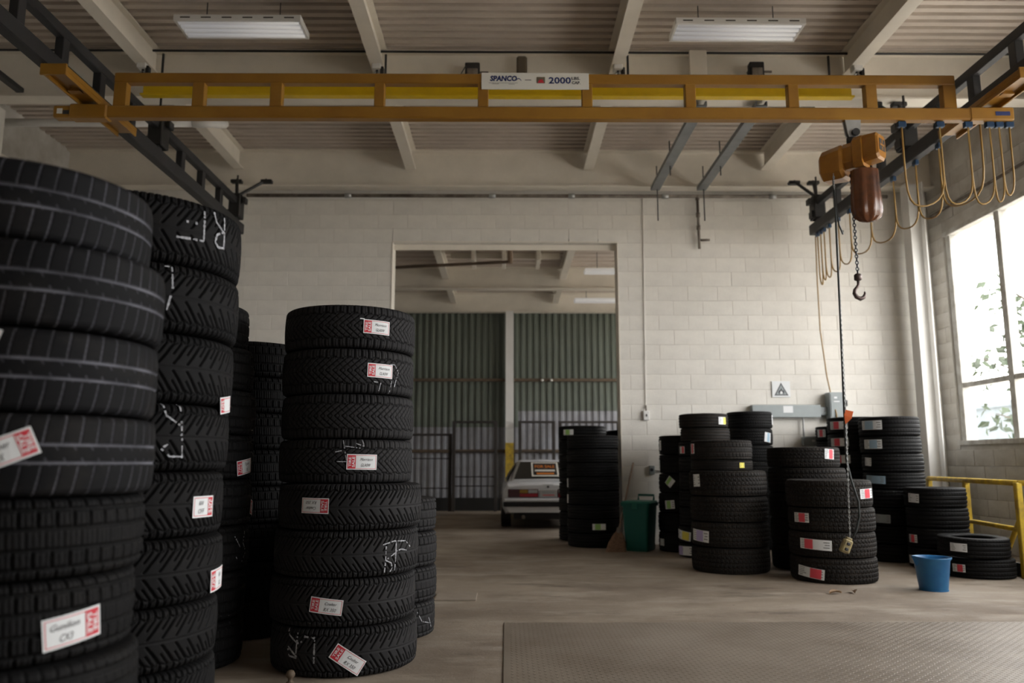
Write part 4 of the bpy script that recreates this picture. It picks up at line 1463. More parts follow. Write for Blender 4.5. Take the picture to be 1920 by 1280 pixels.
# pendant control
pd = empty('pendant_control', (2.60, YC, 0.40))
put(MB().tube([(2.735, YC + 0.07, 3.47), (2.70, YC + 0.03, 3.36), (2.688, YC, 3.1), (2.672, YC, 2.2), (2.655, YC, 1.45), (2.648, YC, 1.08), (2.675, YC, 0.93), (2.722, YC, 0.76), (2.722, YC, 0.65), (2.69, YC, 0.54), (2.645, YC, 0.475)], 0.0085, 7), 'cable', 'cable_black', pd, True)
put(chain_mesh((2.70, YC + 0.02, 3.42), (2.662, YC - 0.014, 1.45), 0.02, 0.006, 0.0022), 'strain_chain', 'galv', pd)
put(chain_mesh((2.662, YC - 0.014, 1.45), (2.632, YC - 0.014, 0.475), 0.02, 0.006, 0.0022), 'strain_chain', 'galv', pd)
MX = Matrix.Translation((2.607, YC, 0.435)) @ Matrix.Rotation(math.radians(24), 4, 'Y')
put(MB().bbox(-0.034, 0.034, -0.028, 0.028, -0.06, 0.045, 0.010, MX), 'handset', 'pendant', pd)
put(MB().bbox(-0.022, 0.022, -0.02, 0.02, 0.04, 0.062, 0.006, MX), 'gland', 'pendant', pd)
for dz in (-0.03, 0.012):
    put(MB().bbox(-0.012, 0.012, -0.036, -0.026, dz - 0.011, dz + 0.011, 0.003, MX), 'button', 'ink', pd)
tagm = MB().add([(2.66, YC - 0.02, 1.47), (2.715, YC - 0.03, 1.455), (2.695, YC - 0.035, 1.40), (2.65, YC - 0.02, 1.355), (2.645, YC - 0.02, 1.43)], [(0, 1, 2, 3, 4)])
put(tagm, 'orange_flag', 'orange_tag', pd)
put(MB().tube([(2.695, YC, 3.15), (2.72, YC + 0.02, 2.98), (2.78, YC + 0.1, 2.93), (2.85, YC + 0.25, 3.0)], 0.007, 6), 'side_cable', 'cable_black', pd, True)
tag(pd, 'hanging pendant control on a long black cable below the hoist', 'control')

# ================================================================== CEILING FITTINGS
def fixture(x0, x1, y0, y1, z, label):
    f = empty('fluorescent_light', ((x0 + x1) / 2, (y0 + y1) / 2, z))
    w, d = (x1 - x0) / 2, (y1 - y0) / 2
    MB().add([(-w, -d, 0), (w, -d, 0), (w, d, 0), (-w, d, 0), (-w * 0.94, -d * 0.8, 0.075), (w * 0.94, -d * 0.8, 0.075), (w * 0.94, d * 0.8, 0.075), (-w * 0.94, d * 0.8, 0.075)],
             [(0, 1, 5, 4), (1, 2, 6, 5), (2, 3, 7, 6), (3, 0, 4, 7), (4, 5, 6, 7)]).build('reflector', 'fixture', f)
    for yy in (-d, d):
        MB().bbox(-w - 0.012, w + 0.012, yy - 0.012, yy + 0.012, -0.006, 0.055, 0.003).build('side_rail', 'fixture', f)
    for xx in (-w, w):
        MB().bbox(xx - 0.012, xx + 0.012, -d, d, -0.004, 0.055, 0.003).build('end_plate', 'fixture', f)
    for k in range(6):
        xx = -w + (k + 0.5) * w / 3
        MB().box(xx - 0.045, xx + 0.045, -d - 0.0135, -d - 0.0115, 0.02, 0.032).build('slot', 'slot', f)
    for k in range(4):
        yy = -d + (k + 0.5) * d / 2
        MB().tube([(-w + 0.02, yy, 0.006), (w - 0.02, yy, 0.006)], 0.021, 10).build('tube', 'tube', f, True)
    for xx in (-w * 0.6, w * 0.6):
        MB().tube([(xx, 0, 0.07), (xx, 0, ZD - z)], 0.005, 5).build('hanger', 'black_steel', f)
    tag(f, label, 'light', 'four-tube fluorescent lights')
    return f


fixture(-3.04, -1.90, 6.72, 7.02, 5.06, 'white four-tube fluorescent light above the left end of the crane')
fixture(1.57, 2.75, 6.74, 7.04, 5.06, 'white four-tube fluorescent light above the right half of the crane')
for i, (x, y, z, w) in enumerate(((2.05, 14.35, 4.55, 1.2), (2.10, 16.6, 4.46, 1.3))):
    f = empty('hall_light', (x, y, z))
    MB().bbox(-w / 2, w / 2, -0.12, 0.12, 0.0, 0.07, 0.01).build('housing', 'tube', f)
    MB().tube([(-w * 0.3, 0, 0.06), (-w * 0.3, 0, ZD2 - z + 0.01)], 0.006, 5).build('hanger', 'black_steel', f)
    tag(f, ('pale strip light at the upper right of the doorway', 'pale strip light deeper in the hall beyond the doorway')[i], 'light', 'strip lights of the second hall')

# boxes and plates on the middle girder
for x, z, lab in ((-0.34, 5.0, 'dark junction box with loose wires left of the capacity sign'), (2.60, 5.02, 'dark junction box right of the capacity sign')):
    jb = empty('junction_box', (x, 7.66, z))
    MB().bbox(-0.09, 0.06, -0.05, 0.04, -0.10, 0.14, 0.008).build('box', 'black_steel', jb)
    MB().bbox(-0.07, 0.04, -0.058, -0.048, -0.06, 0.07, 0.004).build('transformer', 'rust', jb)
    MB().tube([(-0.08, -0.055, 0.1), (-0.13, -0.07, 0.0), (-0.08, -0.06, -0.09), (0.02, -0.07, -0.02)], 0.006, 5).build('wire', 'cable_black', jb)
    MB().tube([(0.05, 0, 0.05), (0.15, 0, 0.05)], 0.012, 6).build('nipple', 'rust', jb)
    tag(jb, lab, 'junction box')
pt = MB().bbox(0.10, 0.21, 7.66, 7.69, 4.84, 5.24, 0.02).build('hanger_plate', 'dark_plate')
tag(pt, 'brown steel plate on the girder above the capacity sign', 'plate')
pt = MB().bbox(1.90, 2.08, 7.655, 7.69, 4.86, 5.31, 0.004).build('cover_plate', 'steel_white')
tag(pt, 'cream rectangular plate on the girder right of centre', 'plate')
# conduit along the girder, pipes
cd = MB().tube([(XL + 0.1, 7.69, 5.300), (XR - 0.05, 7.69, 5.290)], 0.012, 6).build('girder_conduit', 'black_steel')
tag(cd, 'thin dark conduit running along the top of the middle girder', 'conduit')
wp = empty('white_pipe', (-4.6, 8.3, 4.72))
put(MB().tube([(XL + 0.02, 8.3, 4.775), (-3.45, 8.3, 4.775)], 0.044, 12), 'run', 'column', wp, True)
put(MB().tube([(-3.47, 8.3, 4.775), (-3.36, 8.3, 4.775), (-3.28, 8.33, 4.79), (-3.24, 8.42, 4.82), (-3.24, 8.6, 4.9)], 0.05, 12), 'elbow', 'column', wp, True)
tag(wp, 'thick white pipe under the roof at upper left', 'pipe')
dch = MB().bbox(-5.05, -4.97, 5.2, 7.68, 4.82, 4.87, 0.006).build('ceiling_strut', 'black_steel')
tag(dch, 'dark steel strut at the upper left corner', 'strut')
for x, lab in ((2.02, 'left of the two grey struts hung below the roof'), (2.65, 'right of the two grey struts hung below the roof')):
    st = empty('ceiling_strut', (x, 9.0, 4.72))
    put(MB().prism([(x - 0.06, 4.72), (x + 0.06, 4.72), (x + 0.06, 4.775), (x + 0.045, 4.775), (x + 0.045, 4.735), (x - 0.045, 4.735), (x - 0.045, 4.775), (x - 0.06, 4.775)], 7.72, 10.30), 'channel', 'grey_strut', st)
    for y, zb in ((10.25, 4.28), (9.4, 4.60)):
        put(MB().tube([(x + 0.02, y, zb), (x + 0.02, y, 5.05)], 0.008, 6), 'rod', 'black_steel', st)
    tag(st, lab, 'strut', 'grey ceiling struts')
wpipe = empty('wall_pipe', (1.0, 10.53, 4.72))
put(MB().tube([(-3.6, 10.53, 4.72), (5.3, 10.53, 4.72)], 0.026, 8), 'run', 'rust', wpipe, True)
for x in (-2.2, -0.2, 0.9, 2.2, 3.7):
    put(MB().tube([(x - 0.045, 10.53, 4.72), (x + 0.045, 10.53, 4.72)], 0.036, 8), 'coupling', 'galv', wpipe, True)
put(MB().tube([(-2.9, 10.545, 4.69), (-1.4, 10.545, 4.69)], 0.012, 6), 'white_line', 'column', wpipe)
put(MB().tube([(2.65, 10.53, 4.74), (2.655, 10.53, 3.97)], 0.02, 8), 'drop', 'rust', wpipe, True)
for z in (4.70, 4.45, 4.27):
    put(MB().tube([(2.652, 10.53, z - 0.03), (2.652, 10.53, z + 0.03)], 0.03, 8), 'coupling', 'rust', wpipe, True)
put(MB().tube([(2.655, 10.53, 4.09), (2.80, 10.53, 4.095)], 0.017, 8), 'branch', 'rust', wpipe, True)
tag(wpipe, 'rusty pipe along the top of the back wall with a drop leg', 'pipe')
sc_ = MB().tube([(XR - 0.02, YW - 0.1, 4.42), (XR - 0.02, 3.0, 4.42)], 0.018, 6).build('side_conduit', 'rust')
tag(sc_, 'dark conduit on the wall above the window', 'conduit')
lc = MB().tube([(XL + 0.06, 5.0, 4.66), (XL + 0.06, 10.0, 4.66), (XL + 0.08, 10.35, 4.62), (XL + 0.09, 10.5, 4.5), (XL + 0.09, 10.55, 2.0)], 0.022, 6).build('left_conduit', 'steel_white')
tag(lc, 'pale bent conduit in the upper left corner', 'conduit')

# ================================================================== WALL FITTINGS
fs_ = empty('flammable_sign', (3.70, YW - 0.012, 1.93))
MB().bbox(-0.122, 0.122, -0.004, 0.004, 0.0, 0.215, 0.001).build('sheet', 'paper', fs_)
MB().add([(-0.095, -0.0055, 0.022), (0.095, -0.0055, 0.022), (0.0, -0.0055, 0.195)], [(0, 1, 2)]).build('triangle', 'ink', fs_)
MB().add([(-0.074, -0.0065, 0.034), (0.074, -0.0065, 0.034), (0.0, -0.0065, 0.170)], [(0, 1, 2)]).build('field', 'elec', fs_)
MB().add([(-0.032, -0.0075, 0.045), (0.032, -0.0075, 0.045), (0.04, -0.0075, 0.07), (0.028, -0.0075, 0.098), (0.016, -0.0075, 0.085), (0.0, -0.0075, 0.125), (-0.014, -0.0075, 0.09), (-0.026, -0.0075, 0.095), (-0.04, -0.0075, 0.07)], [tuple(range(9))]).build('flame', 'ink', fs_)
MB().add([(-0.014, -0.0082, 0.043), (0.014, -0.0082, 0.043), (0.02, -0.0082, 0.062), (0.0, -0.0082, 0.088), (-0.02, -0.0082, 0.062)], [tuple(range(5))]).build('flame_core', 'paper', fs_)
tag(fs_, 'white square sign with a black flame warning triangle', 'sign')
tr = empty('wiring_trough', (3.74, YW - 0.11, 1.655))
MB().bbox(-0.47, 0.44, -0.005, 0.10, 0.0, 0.165, 0.004).build('trough', 'elec', tr)
MB().box(-0.06, 0.07, -0.0075, -0.0055, 0.06, 0.15).build('notice', 'paper', tr)
MB().bbox(0.44, 0.55, 0.03, 0.09, 0.03, 0.14, 0.004).build('nipple', 'elec', tr)
MB().tube([(0.22, 0.06, 0.0), (0.22, 0.06, -0.26)], 0.012, 6).build('conduit', 'galv', tr)
tag(tr, 'long grey wiring trough on the back wall below the warning sign', 'wiring trough')
bx = empty('switch_box', (4.385, YW - 0.16, 1.60))
MB().bbox(-0.10, 0.11, 0.0, 0.15, 0.0, 0.385, 0.006).build('enclosure', 'elec', bx)
MB().bbox(-0.085, 0.085, -0.006, 0.004, 0.06, 0.365, 0.003).build('door', 'elec', bx)
MB().box(-0.04, 0.0, -0.008, -0.0065, 0.30, 0.325).build('label_plate', 'paper', bx)
MB().box(-0.045, 0.03, -0.008, -0.0065, 0.255, 0.268).build('label_plate', 'paper', bx)
MB().bbox(0.105, 0.135, -0.01, 0.03, 0.20, 0.28, 0.004).build('lever', 'black_steel', bx)
tag(bx, 'tall grey disconnect switch box with lever', 'switch box')
bx = empty('starter_box', (4.035, YW - 0.10, 1.28))
MB().bbox(-0.10, 0.105, 0.0, 0.09, 0.0, 0.12, 0.006).build('enclosure', 'elec', bx)
MB().box(0.01, 0.05, -0.002, -0.0005, 0.05, 0.08).build('label_plate', 'paper', bx)
tag(bx, 'small grey starter box below the wiring trough', 'switch box')
bx = empty('light_switch', (1.87, YW - 0.05, 1.62))
MB().bbox(-0.04, 0.04, 0.0, 0.045, 0.0, 0.125, 0.005).build('box', 'column', bx)
MB().bbox(-0.008, 0.008, -0.012, 0.002, 0.05, 0.08, 0.003).build('toggle', 'ink', bx)
MB().tube([(0, 0.02, 0.12), (0, 0.03, 0.20)], 0.01, 6).build('conduit', 'rust', bx)
tag(bx, 'small white switch on the wall right of the doorway', 'switch')
bx = empty('wall_outlet', (1.925, YW - 0.05, 0.905))
MB().bbox(-0.035, 0.035, 0.0, 0.045, 0.0, 0.115, 0.005).build('box', 'elec', bx)
MB().tube([(-0.005, -0.006, 0.06), (-0.005, 0.004, 0.06)], 0.022, 10).build('socket', 'ink', bx)
MB().tube([(0.03, 0.02, 0.05), (0.16, 0.02, 0.04), (0.30, 0.03, 0.045)], 0.008, 6).build('cord', 'rust', bx)
tag(bx, 'small grey outlet low on the wall above the green bin', 'outlet')

# ================================================================== FLOOR THINGS
# green bin
gb = empty('waste_bin', (1.645, 9.93, 0))


def rrect(w, d, r, n=4):
    pts = []
    for cx, cy, a0 in ((w - r, d - r, 0), (-w + r, d - r, PI / 2), (-w + r, -d + r, PI), (w - r, -d + r, 1.5 * PI)):
        for k in range(n + 1):
            a = a0 + k * PI / 2 / n
            pts.append((cx + r * math.cos(a), cy + r * math.sin(a)))
    return pts


def loft_z(secs, cap0=True, cap1=True):
    n = len(secs[0][1])
    vs = [(p[0], p[1], z) for z, poly in secs for p in poly]
    fs = []
    for i in range(len(secs) - 1):
        for k in range(n):
            l = (k + 1) % n
            fs.append((i * n + k, i * n + l, (i + 1) * n + l, (i + 1) * n + k))
    if cap0:
        fs.append(tuple(range(n))[::-1])
    if cap1:
        fs.append(tuple((len(secs) - 1) * n + k for k in range(n)))
    return vs, fs


RZ = Matrix.Rotation(math.radians(-28), 4, 'Z')


def binpart(secs, name, m, **k):
    vs, fs = loft_z(secs, **k)
    return MB().add([RZ @ Vector(v) for v in vs], fs).build(name, m, gb)


binpart([(0.0, rrect(0.135, 0.15, 0.03)), (0.04, rrect(0.14, 0.155, 0.03)), (0.55, rrect(0.17, 0.185, 0.035)), (0.552, rrect(0.16, 0.175, 0.03)), (0.1, rrect(0.13, 0.145, 0.03))], 'body', 'bin', cap1=True)
binpart([(0.535, rrect(0.185, 0.20, 0.04)), (0.575, rrect(0.19, 0.205, 0.04))], 'rim', 'bin')
binpart([(0.575, rrect(0.185, 0.20, 0.04)), (0.595, rrect(0.17, 0.185, 0.04)), (0.60, rrect(0.10, 0.12, 0.03))], 'lid', 'bin_lid')
hd = [(0.10, 0.20, 0.56), (0.10, 0.26, 0.60), (0.10, 0.265, 0.655), (-0.10, 0.265, 0.655), (-0.10, 0.26, 0.60), (-0.10, 0.20, 0.56)]
MB().tube([RZ @ Vector(p) for p in hd], 0.014, 8).build('handle', 'bin_lid', gb, True)
MB().bbox(-0.03, 0.03, -0.212, -0.198, 0.50, 0.565, 0.004, RZ).build('latch', 'bin_lid', gb)
for sx in (-0.11, 0.11):
    MB().tube([RZ @ Vector((sx - 0.015, 0.16, 0.045)), RZ @ Vector((sx + 0.015, 0.16, 0.045))], 0.045, 14).build('wheel', 'car_black', gb)
tag(gb, 'dark green plastic waste bin with handle by the doorway', 'bin')

# broom
bm_ = empty('broom', (1.345, 9.74, 0))
p0, p1 = Vector((1.352, 9.80, 0.20)), Vector((1.678, 10.56, 1.055))
p0b = Vector((1.375, 9.90, 0.22))
put(MB().tube([p0b, p1], 0.013, 8), 'handle', 'wood', bm_, True)
hv = []
secs = []
for t, w, d in ((0.0, 0.125, 0.045), (0.10, 0.105, 0.045), (0.18, 0.07, 0.036), (0.235, 0.03, 0.024), (0.27, 0.018, 0.018)):
    secs.append((t, [(x, y) for x, y in rrect(w, d, min(w, d) * 0.8, 3)]))
vs, fs = loft_z(secs)
ax_x, ax_y = (1.375 - 1.318) / 0.22, (9.90 - 9.765) / 0.22
MBb = MB().add([(1.318 + v[0] + v[2] * ax_x, 9.765 + v[1] + v[2] * ax_y, v[2]) for v in vs], fs)
put(MBb, 'bristles', 'straw', bm_)
put(MB().tube([(1.318 + 0.20 * ax_x, 9.765 + 0.20 * ax_y, 0.20), (1.318 + 0.26 * ax_x, 9.765 + 0.26 * ax_y, 0.26)], 0.032, 10), 'binding', 'rust', bm_)
tag(bm_, 'straw broom with wooden handle leaning on the wall beside the doorway', 'broom')

# blue bucket
bk = empty('bucket', (3.60, 6.86, 0))
MB().lathe([(0.108, 0.0), (0.112, 0.02), (0.140, 0.245), (0.152, 0.262), (0.154, 0.272), (0.146, 0.272), (0.134, 0.24), (0.105, 0.012)], 40).build('body', 'bucket', bk, True)
sp_ = MB().add([(-0.10, -0.09, 0.272), (-0.185, -0.02, 0.285), (-0.10, 0.06, 0.272), (-0.12, -0.06, 0.235), (-0.125, 0.03, 0.235), (-0.142, -0.015, 0.20)], [(0, 1, 5, 3), (1, 2, 4, 5)]).build('spout', 'bucket', bk)
MB().lathe([(0.110, 0.0), (0.114, 0.0), (0.114, 0.012), (0.110, 0.012)], 32, cap0=False, cap1=False).build('foot_ring', 'bucket', bk)
tag(bk, 'blue plastic bucket with a pouring lip on the floor', 'bucket')

# yellow railing by the window wall
ra = empty('safety_railing', (4.86, 8.5, 0))
a, b_ = Vector((4.80, 7.50, 0)), Vector((5.16, 9.75, 0))


def rl(t, z):
    p = a.lerp(b_, t)
    return (p.x, p.y, z)


put(MB().tube([rl(0, 0.87), rl(1, 0.87)], 0.027, 8), 'top_rail', 'rail_yellow', ra, True)
put(MB().tube([rl(0, 0.44), rl(1, 0.44)], 0.024, 8), 'mid_rail', 'rail_yellow', ra, True)
for t in (0, 0.52, 1):
    put(MB().bbox(rl(t, 0)[0] - 0.028, rl(t, 0)[0] + 0.028, rl(t, 0)[1] - 0.028, rl(t, 0)[1] + 0.028, 0, 0.875, 0.006), 'post', 'rail_yellow', ra)
put(MB().tube([rl(0, 0.55), rl(0.16, 0.18), rl(0.24, 0.0)], 0.024, 8), 'brace', 'rail_yellow', ra, True)
put(MB().tube([rl(0, 0.87), (XR - 0.05, 7.40, 0.87)], 0.027, 8), 'return_rail', 'rail_yellow', ra, True)
put(MB().tube([rl(0, 0.44), (XR - 0.05, 7.40, 0.44)], 0.024, 8), 'return_rail', 'rail_yellow', ra, True)
put(MB().box(a.x + 0.05, a.x + 0.08, 7.5, 9.7, 0, 0.12, Matrix.Identity(4)), 'kick_plate', 'black_steel', ra)
tag(ra, 'chipped yellow safety railing along the window wall', 'railing')

# bits on the floor
bd = MB().bbox(-0.56, -0.235, 6.35, 6.68, 0.0, 0.012, 0.002).build('floor_board', 'board')
tag(bd, 'thin pale board lying flat on the floor beside the short stack', 'board')
for i, (x, y, r, lab) in enumerate(((2.69, 6.67, 0.06, 'curled dry leaf on the floor, left of two'), (2.86, 6.71, 0.05, 'curled dry leaf on the floor, right of two nearest the bucket'))):
    mb_ = MB()
    n = 7
    vs, fs = [], []
    for k in range(n):
        t = k / (n - 1)
        w = r * 0.5 * math.sin(PI * min(max(t, 0.05), 0.95))
        x_ = (t - 0.5) * 2 * r
        zc = 0.006 + 0.012 * math.sin(PI * t)
        vs += [(x_, -w, zc + 0.012), (x_, 0, zc - 0.004), (x_, w, zc + 0.014)]
    for k in range(n - 1):
        for j in range(2):
            fs.append((k * 3 + j, (k + 1) * 3 + j, (k + 1) * 3 + j + 1, k * 3 + j + 1))
    o = mb_.add(vs, fs).build('dry_leaf', 'dead_leaf')
    o.location = (x, y, 0)
    o.rotation_euler = (0, 0, 0.3 + i)
    tag(o, lab, 'leaf', 'dry leaves')
nb = empty('floor_stud', (-1.045, 4.03, 0))
MB().lathe([(0.020, 0.0), (0.020, 0.012), (0.011, 0.016), (0.011, 0.03), (0.02, 0.036), (0.023, 0.048), (0.017, 0.062), (0.006, 0.067)], 16).build('knob', 'girt', nb, True)
tag(nb, 'small round-headed stud at the bottom edge before the tagged stack', 'stud')

# ================================================================== SECOND HALL: CAR AND FRAMES
def gate(x0, x1, zt, y, label, bars):
    g_ = empty('steel_frame', ((x0 + x1) / 2, y, 0))
    for x in (x0, x1):
        put(MB().bbox(x - 0.035, x + 0.035, y - 0.03, y + 0.03, 0, zt, 0.004), 'upright', 'dark_rust', g_)
    put(MB().bbox(x0, x1, y - 0.028, y + 0.028, zt - 0.05, zt, 0.004), 'top_bar', 'dark_rust', g_)
    for z in bars:
        put(MB().tube([(x0, y, z), (x1, y, z)], 0.014, 6), 'cross_bar', 'dark_rust', g_)
    tag(g_, label, 'frame', 'steel frames against the far wall')


gate(-3.6, -1.25, 1.70, YF - 0.45, 'low rusty steel frame at the left of the far wall', (0.5, 1.15))
gate(-1.17, -0.24, 1.98, YF - 0.50, 'narrow rusty steel frame left of the far column', (0.55, 0.75, 1.3))
gate(0.30, 1.05, 1.98, YF - 0.48, 'rusty steel frame right of the far column behind the car', (0.9, 1.3))
gate(1.20, 2.5, 1.98, YF - 0.46, 'rusty steel frame at the far right behind the doorway stacks', (0.9, 1.3))
for x in (0.82, 1.03):
    lp = MB().lathe([(0.005, -0.03), (0.03, -0.015), (0.035, 0.0), (0.03, 0.015), (0.005, 0.03)], 12, (x, YF - 0.16, 2.93)).build('round_knob', 'sign_white', None, True)
    tag(lp, ('left' if x < 0.9 else 'right') + ' small white round knob on the far wall rail', 'knob')

# car, built facing away; local origin at rear centre on the floor, +Y is forward
car = empty('parked_car', (0.675, 12.95, 0))


def sec(y, hw, zb, zt, tuck=0.06, crown=0.03):
    """half body section: polygon (x, z) full."""
    r = [(hw - tuck, zb), (hw - 0.01, zb + 0.10), (hw, (zb + zt) * 0.52), (hw - 0.025, zt - 0.05), (hw - 0.08, zt), (hw * 0.5, zt + crown * 0.7), (0, zt + crown)]
    pts = r + [(-x, z) for x, z in r[-2::-1]]
    return [(x, y, z) for x, z in pts]


def loft(secs):
    n = len(secs[0])
    vs = [p for s_ in secs for p in s_]
    fs = [tuple(range(n)), tuple((len(secs) - 1) * n + k for k in range(n))[::-1]]
    for i in range(len(secs) - 1):
        for k in range(n):
            l = (k + 1) % n
            fs.append((i * n + k, i * n + l, (i + 1) * n + l, (i + 1) * n + k))
    return MB().add(vs, fs)


loft([sec(0.06, 0.715, 0.33, 0.67), sec(0.12, 0.735, 0.26, 0.70), sec(0.6, 0.755, 0.20, 0.74), sec(1.6, 0.765, 0.18, 0.74), sec(2.6, 0.76, 0.18, 0.72), sec(3.4, 0.735, 0.20, 0.64), sec(3.8, 0.69, 0.26, 0.56)]).build('body', 'car_white', car)


def gsec(y, hb, zb, ht, zt):
    r = [(hb, zb), (hb - (hb - ht) * 0.5 + 0.01, (zb + zt) / 2), (ht, zt - 0.03), (ht - 0.06, zt), (0, zt + 0.012)]
    return [(x, y, z) for x, z in r + [(-x, z) for x, z in r[-2::-1]]]


loft([gsec(0.34, 0.66, 0.72, 0.60, 0.775), gsec(1.02, 0.68, 0.72, 0.475, 1.085), gsec(1.75, 0.69, 0.72, 0.49, 1.105), gsec(2.1, 0.69, 0.72, 0.50, 1.07), gsec(2.75, 0.66, 0.70, 0.60, 0.74)]).build('cabin', 'car_white', car)
# rear window lies on the sloping back of the cabin
sl = Vector((0, 1.02 - 0.34, 1.085 - 0.775)).normalized()
nrm = Vector((0, -sl.z, sl.y))
rw0 = Vector((0, 0.34, 0.775))


def on_slope(x, t, up):
    p = rw0 + sl * t + nrm * up
    return (x, p.y, p.z)


L_ = Vector((0, 0.68, 0.31)).length
MB().add([on_slope(-0.545, 0.03, 0.012), on_slope(0.545, 0.03, 0.012), on_slope(0.43, L_ - 0.05, 0.012), on_slope(-0.43, L_ - 0.05, 0.012),
          on_slope(-0.545, 0.03, -0.02), on_slope(0.545, 0.03, -0.02), on_slope(0.43, L_ - 0.05, -0.02), on_slope(-0.43, L_ - 0.05, -0.02)],
         [(0, 1, 2, 3), (4, 5, 6, 7), (0, 1, 5, 4), (1, 2, 6, 5), (2, 3, 7, 6), (3, 0, 4, 7)]).build('rear_window', 'car_glass', car)
for s_ in (-1, 1):
    MB().add([(s_ * 0.672, 0.55, 0.765), (s_ * 0.695, 2.35, 0.765), (s_ * 0.535, 1.95, 1.045), (s_ * 0.53, 1.0, 1.045)], [(0, 1, 2, 3)]).build('side_window', 'car_glass', car)
# tail panel: lamps and number plate
for s_ in (-1, 1):
    lm = MB().bbox(min(s_ * 0.65, s_ * 0.155), max(s_ * 0.65, s_ * 0.155), 0.03, 0.075, 0.505, 0.635, 0.008).build('tail_lamp', 'tail_dark', car)
    MB().box(min(s_ * 0.46, s_ * 0.17), max(s_ * 0.46, s_ * 0.17), 0.024, 0.032, 0.515, 0.565).build('red_lens', 'tail_red', lm)
    MB().box(min(s_ * 0.46, s_ * 0.33), max(s_ * 0.46, s_ * 0.33), 0.024, 0.032, 0.575, 0.625).build('amber_lens', 'tail_amber', lm)
    MB().box(min(s_ * 0.32, s_ * 0.17), max(s_ * 0.32, s_ * 0.17), 0.024, 0.032, 0.575, 0.625).build('clear_lens', 'tail_clear', lm)
npl = MB().bbox(-0.135, 0.135, 0.022, 0.045, 0.512, 0.628, 0.004).build('number_plate', 'tail_clear', car)
MB().box(-0.09, 0.10, 0.019, 0.022, 0.535, 0.548).build('plate_print', 'red', npl)
MB().box(-0.10, 0.10, 0.019, 0.022, 0.575, 0.595).build('plate_print', 'elec', npl)
MB().bbox(-0.71, 0.71, -0.05, 0.09, 0.435, 0.49, 0.015).build('bumper', 'car_white', car)
MB().bbox(-0.725, 0.725, -0.06, 0.12, 0.36, 0.437, 0.012).build('bumper_strip', 'car_black', car)
MB().prism([(-0.69, 0.362), (0.69, 0.362), (0.62, 0.27), (-0.62, 0.27)], -0.03, 0.12).build('valance', 'car_white', car)
MB().lathe([(0.018, -0.006), (0.018, 0.0)], 10, (0, 0, 0)).build('boot_lock', 'car_black', car).matrix_local = Matrix.Translation((0.0, 0.055, 0.672)) @ Matrix.Rotation(PI / 2, 4, 'X')
MB().bbox(-0.09, 0.09, 0.07, 0.085, 0.695, 0.712, 0.003).build('badge', 'elec', car)
for y in (0.68, 3.1):
    for s_ in (-1, 1):
        wh = MB().tube([(s_ * 0.60, y, 0.27), (s_ * 0.76, y, 0.27)], 0.27, 28).build('wheel', 'car_black', car)
        MB().tube([(s_ * 0.755, y, 0.27), (s_ * 0.768, y, 0.27)], 0.17, 20).build('wheel_disc', 'galv', wh)
MB().box(-0.55, 0.55, 0.15, 3.6, 0.15, 0.28).build('underbody', 'car_black', car)
MB().tube([(-0.4, 0.0, 0.19), (-0.4, 0.5, 0.19)], 0.03, 8).build('exhaust', 'rust', car)
tag(car, 'old white hatchback seen from behind in the second hall', 'car')
# sale notice inside the rear window
fsn = empty('window_notice', (0.675, 12.95, 0))


def nrect(x0, x1, t0, t1, up, name, m):
    return MB().add([on_slope(x0, t0, up), on_slope(x1, t0, up), on_slope(x1, t1, up), on_slope(x0, t1, up)], [(0, 1, 2, 3)]).build(name, m, fsn)


nrect(-0.25, 0.21, 0.10, L_ - 0.09, 0.018, 'card', 'sign_white')
nrect(-0.22, 0.18, 0.15, L_ - 0.13, 0.0195, 'black_field', 'car_black')
nrect(-0.19, 0.15, 0.29, 0.36, 0.0205, 'blank_strip', 'sign_white')
nrect(-0.17, 0.13, 0.18, 0.235, 0.0205, 'lower_line', 'sign_orange')
mt = Matrix(((1, 0, 0, -0.02), (0, sl.y, nrm.y, (rw0 + sl * 0.485 + nrm * 0.021).y), (0, sl.z, nrm.z, (rw0 + sl * 0.485 + nrm * 0.021).z), (0, 0, 0, 1)))
flat_text('lettering', 'FOR SALE', 0.15, 'sign_orange', fsn, mt, 0, 0.34, 0.003)
tag(fsn, 'orange and black sale notice in the rear window of the white car', 'notice')

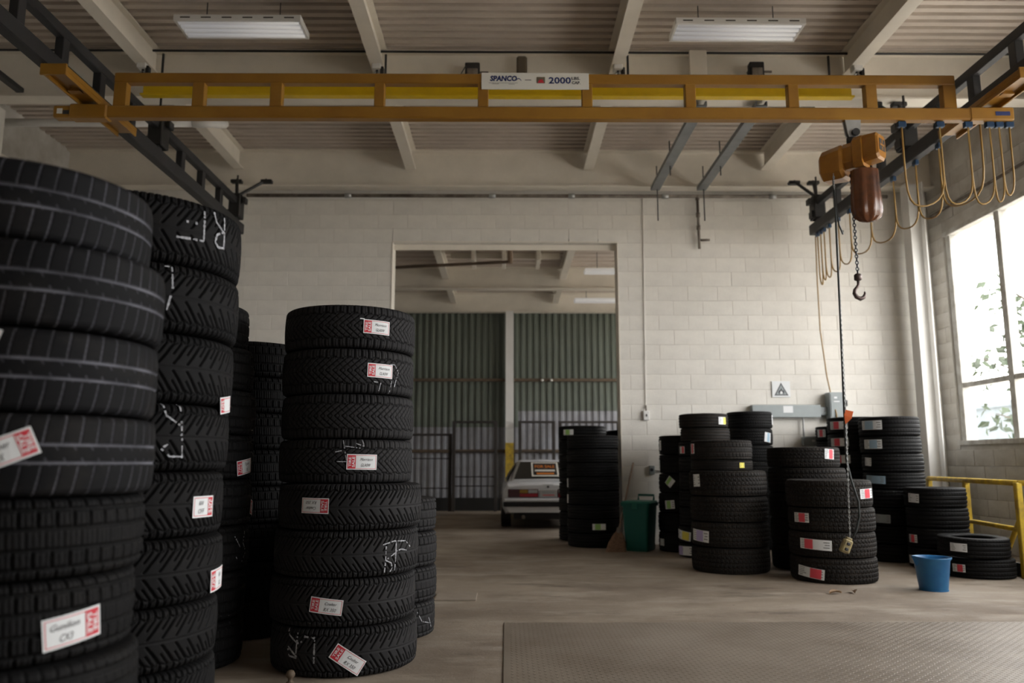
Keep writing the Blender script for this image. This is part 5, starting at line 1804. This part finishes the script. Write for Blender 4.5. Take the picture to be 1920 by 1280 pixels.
# ================================================================== OUTDOORS
db = empty('haze_building', (40, 60, -0.15))  # added block; its bluish grey paints haze into the lower panes
MB().box(-6, 6, -45, 25, 0, 5.0).build('wall', 'haze_wall', db)
MB().box(-6.2, 6.2, -45.2, 25.2, 5.0, 5.4).build('roof', 'haze_wall', db)
tag(db, 'made-up building standing in for pale haze outside the window', 'building')
gr = MB().box(XR + 0.3, 60, -30, 60, -0.4, -0.15).build('ground', 'ground')
struct(gr, 'pale ground outside the window')
te = empty('tree', (9.15, 13.2, -0.15))
put(MB().tube([(9.15, 13.2, -0.15), (9.2, 13.15, 1.2), (9.05, 13.0, 2.6), (9.15, 12.9, 4.2), (9.05, 12.8, 5.8)], [0.12, 0.10, 0.08, 0.06, 0.03], 8), 'trunk', 'bark', te, True)
brs = [((9.1, 13.05, 2.2), (7.75, 12.75, 2.75)), ((9.05, 13.0, 2.6), (8.25, 12.7, 3.3)), ((9.1, 12.95, 3.4), (7.95, 12.5, 3.95)), ((9.15, 13.1, 1.4), (7.95, 12.8, 1.85)), ((9.1, 12.9, 4.4), (8.6, 12.0, 5.2))]
lv, lf = [], []
for p, q in brs:
    p, q = Vector(p), Vector(q)
    put(MB().tube([p, p.lerp(q, 0.5) + Vector((0, 0, 0.08)), q], [0.03, 0.018, 0.006], 6), 'branch', 'bark', te, True)
    for k in range(70):
        t = random.uniform(0.35, 1.08)
        c = p.lerp(q, t) + Vector((random.gauss(0, 0.16), random.gauss(0, 0.16), random.gauss(-0.05, 0.16)))
        d = Vector((random.gauss(0, 1), random.gauss(0, 1), random.gauss(-0.9, 0.5))).normalized()
        sd = d.orthogonal().normalized()
        L2, w2 = random.uniform(0.16, 0.26), random.uniform(0.045, 0.075)
        o0 = len(lv)
        up_ = d.cross(sd) * 0.015
        lv += [tuple(c), tuple(c + d * L2 * 0.45 + sd * w2 + up_), tuple(c + d * L2), tuple(c + d * L2 * 0.45 - sd * w2 + up_)]
        lf += [(o0, o0 + 1, o0 + 2), (o0, o0 + 2, o0 + 3)]
o = put(MB().add(lv, lf), 'foliage', 'leaf', te)
o['kind'] = 'stuff'
tag(te, 'leafy green tree outside the window', 'tree')

for o in bpy.data.objects:
    for k in ('_R', '_W'):
        if k in o:
            del o[k]
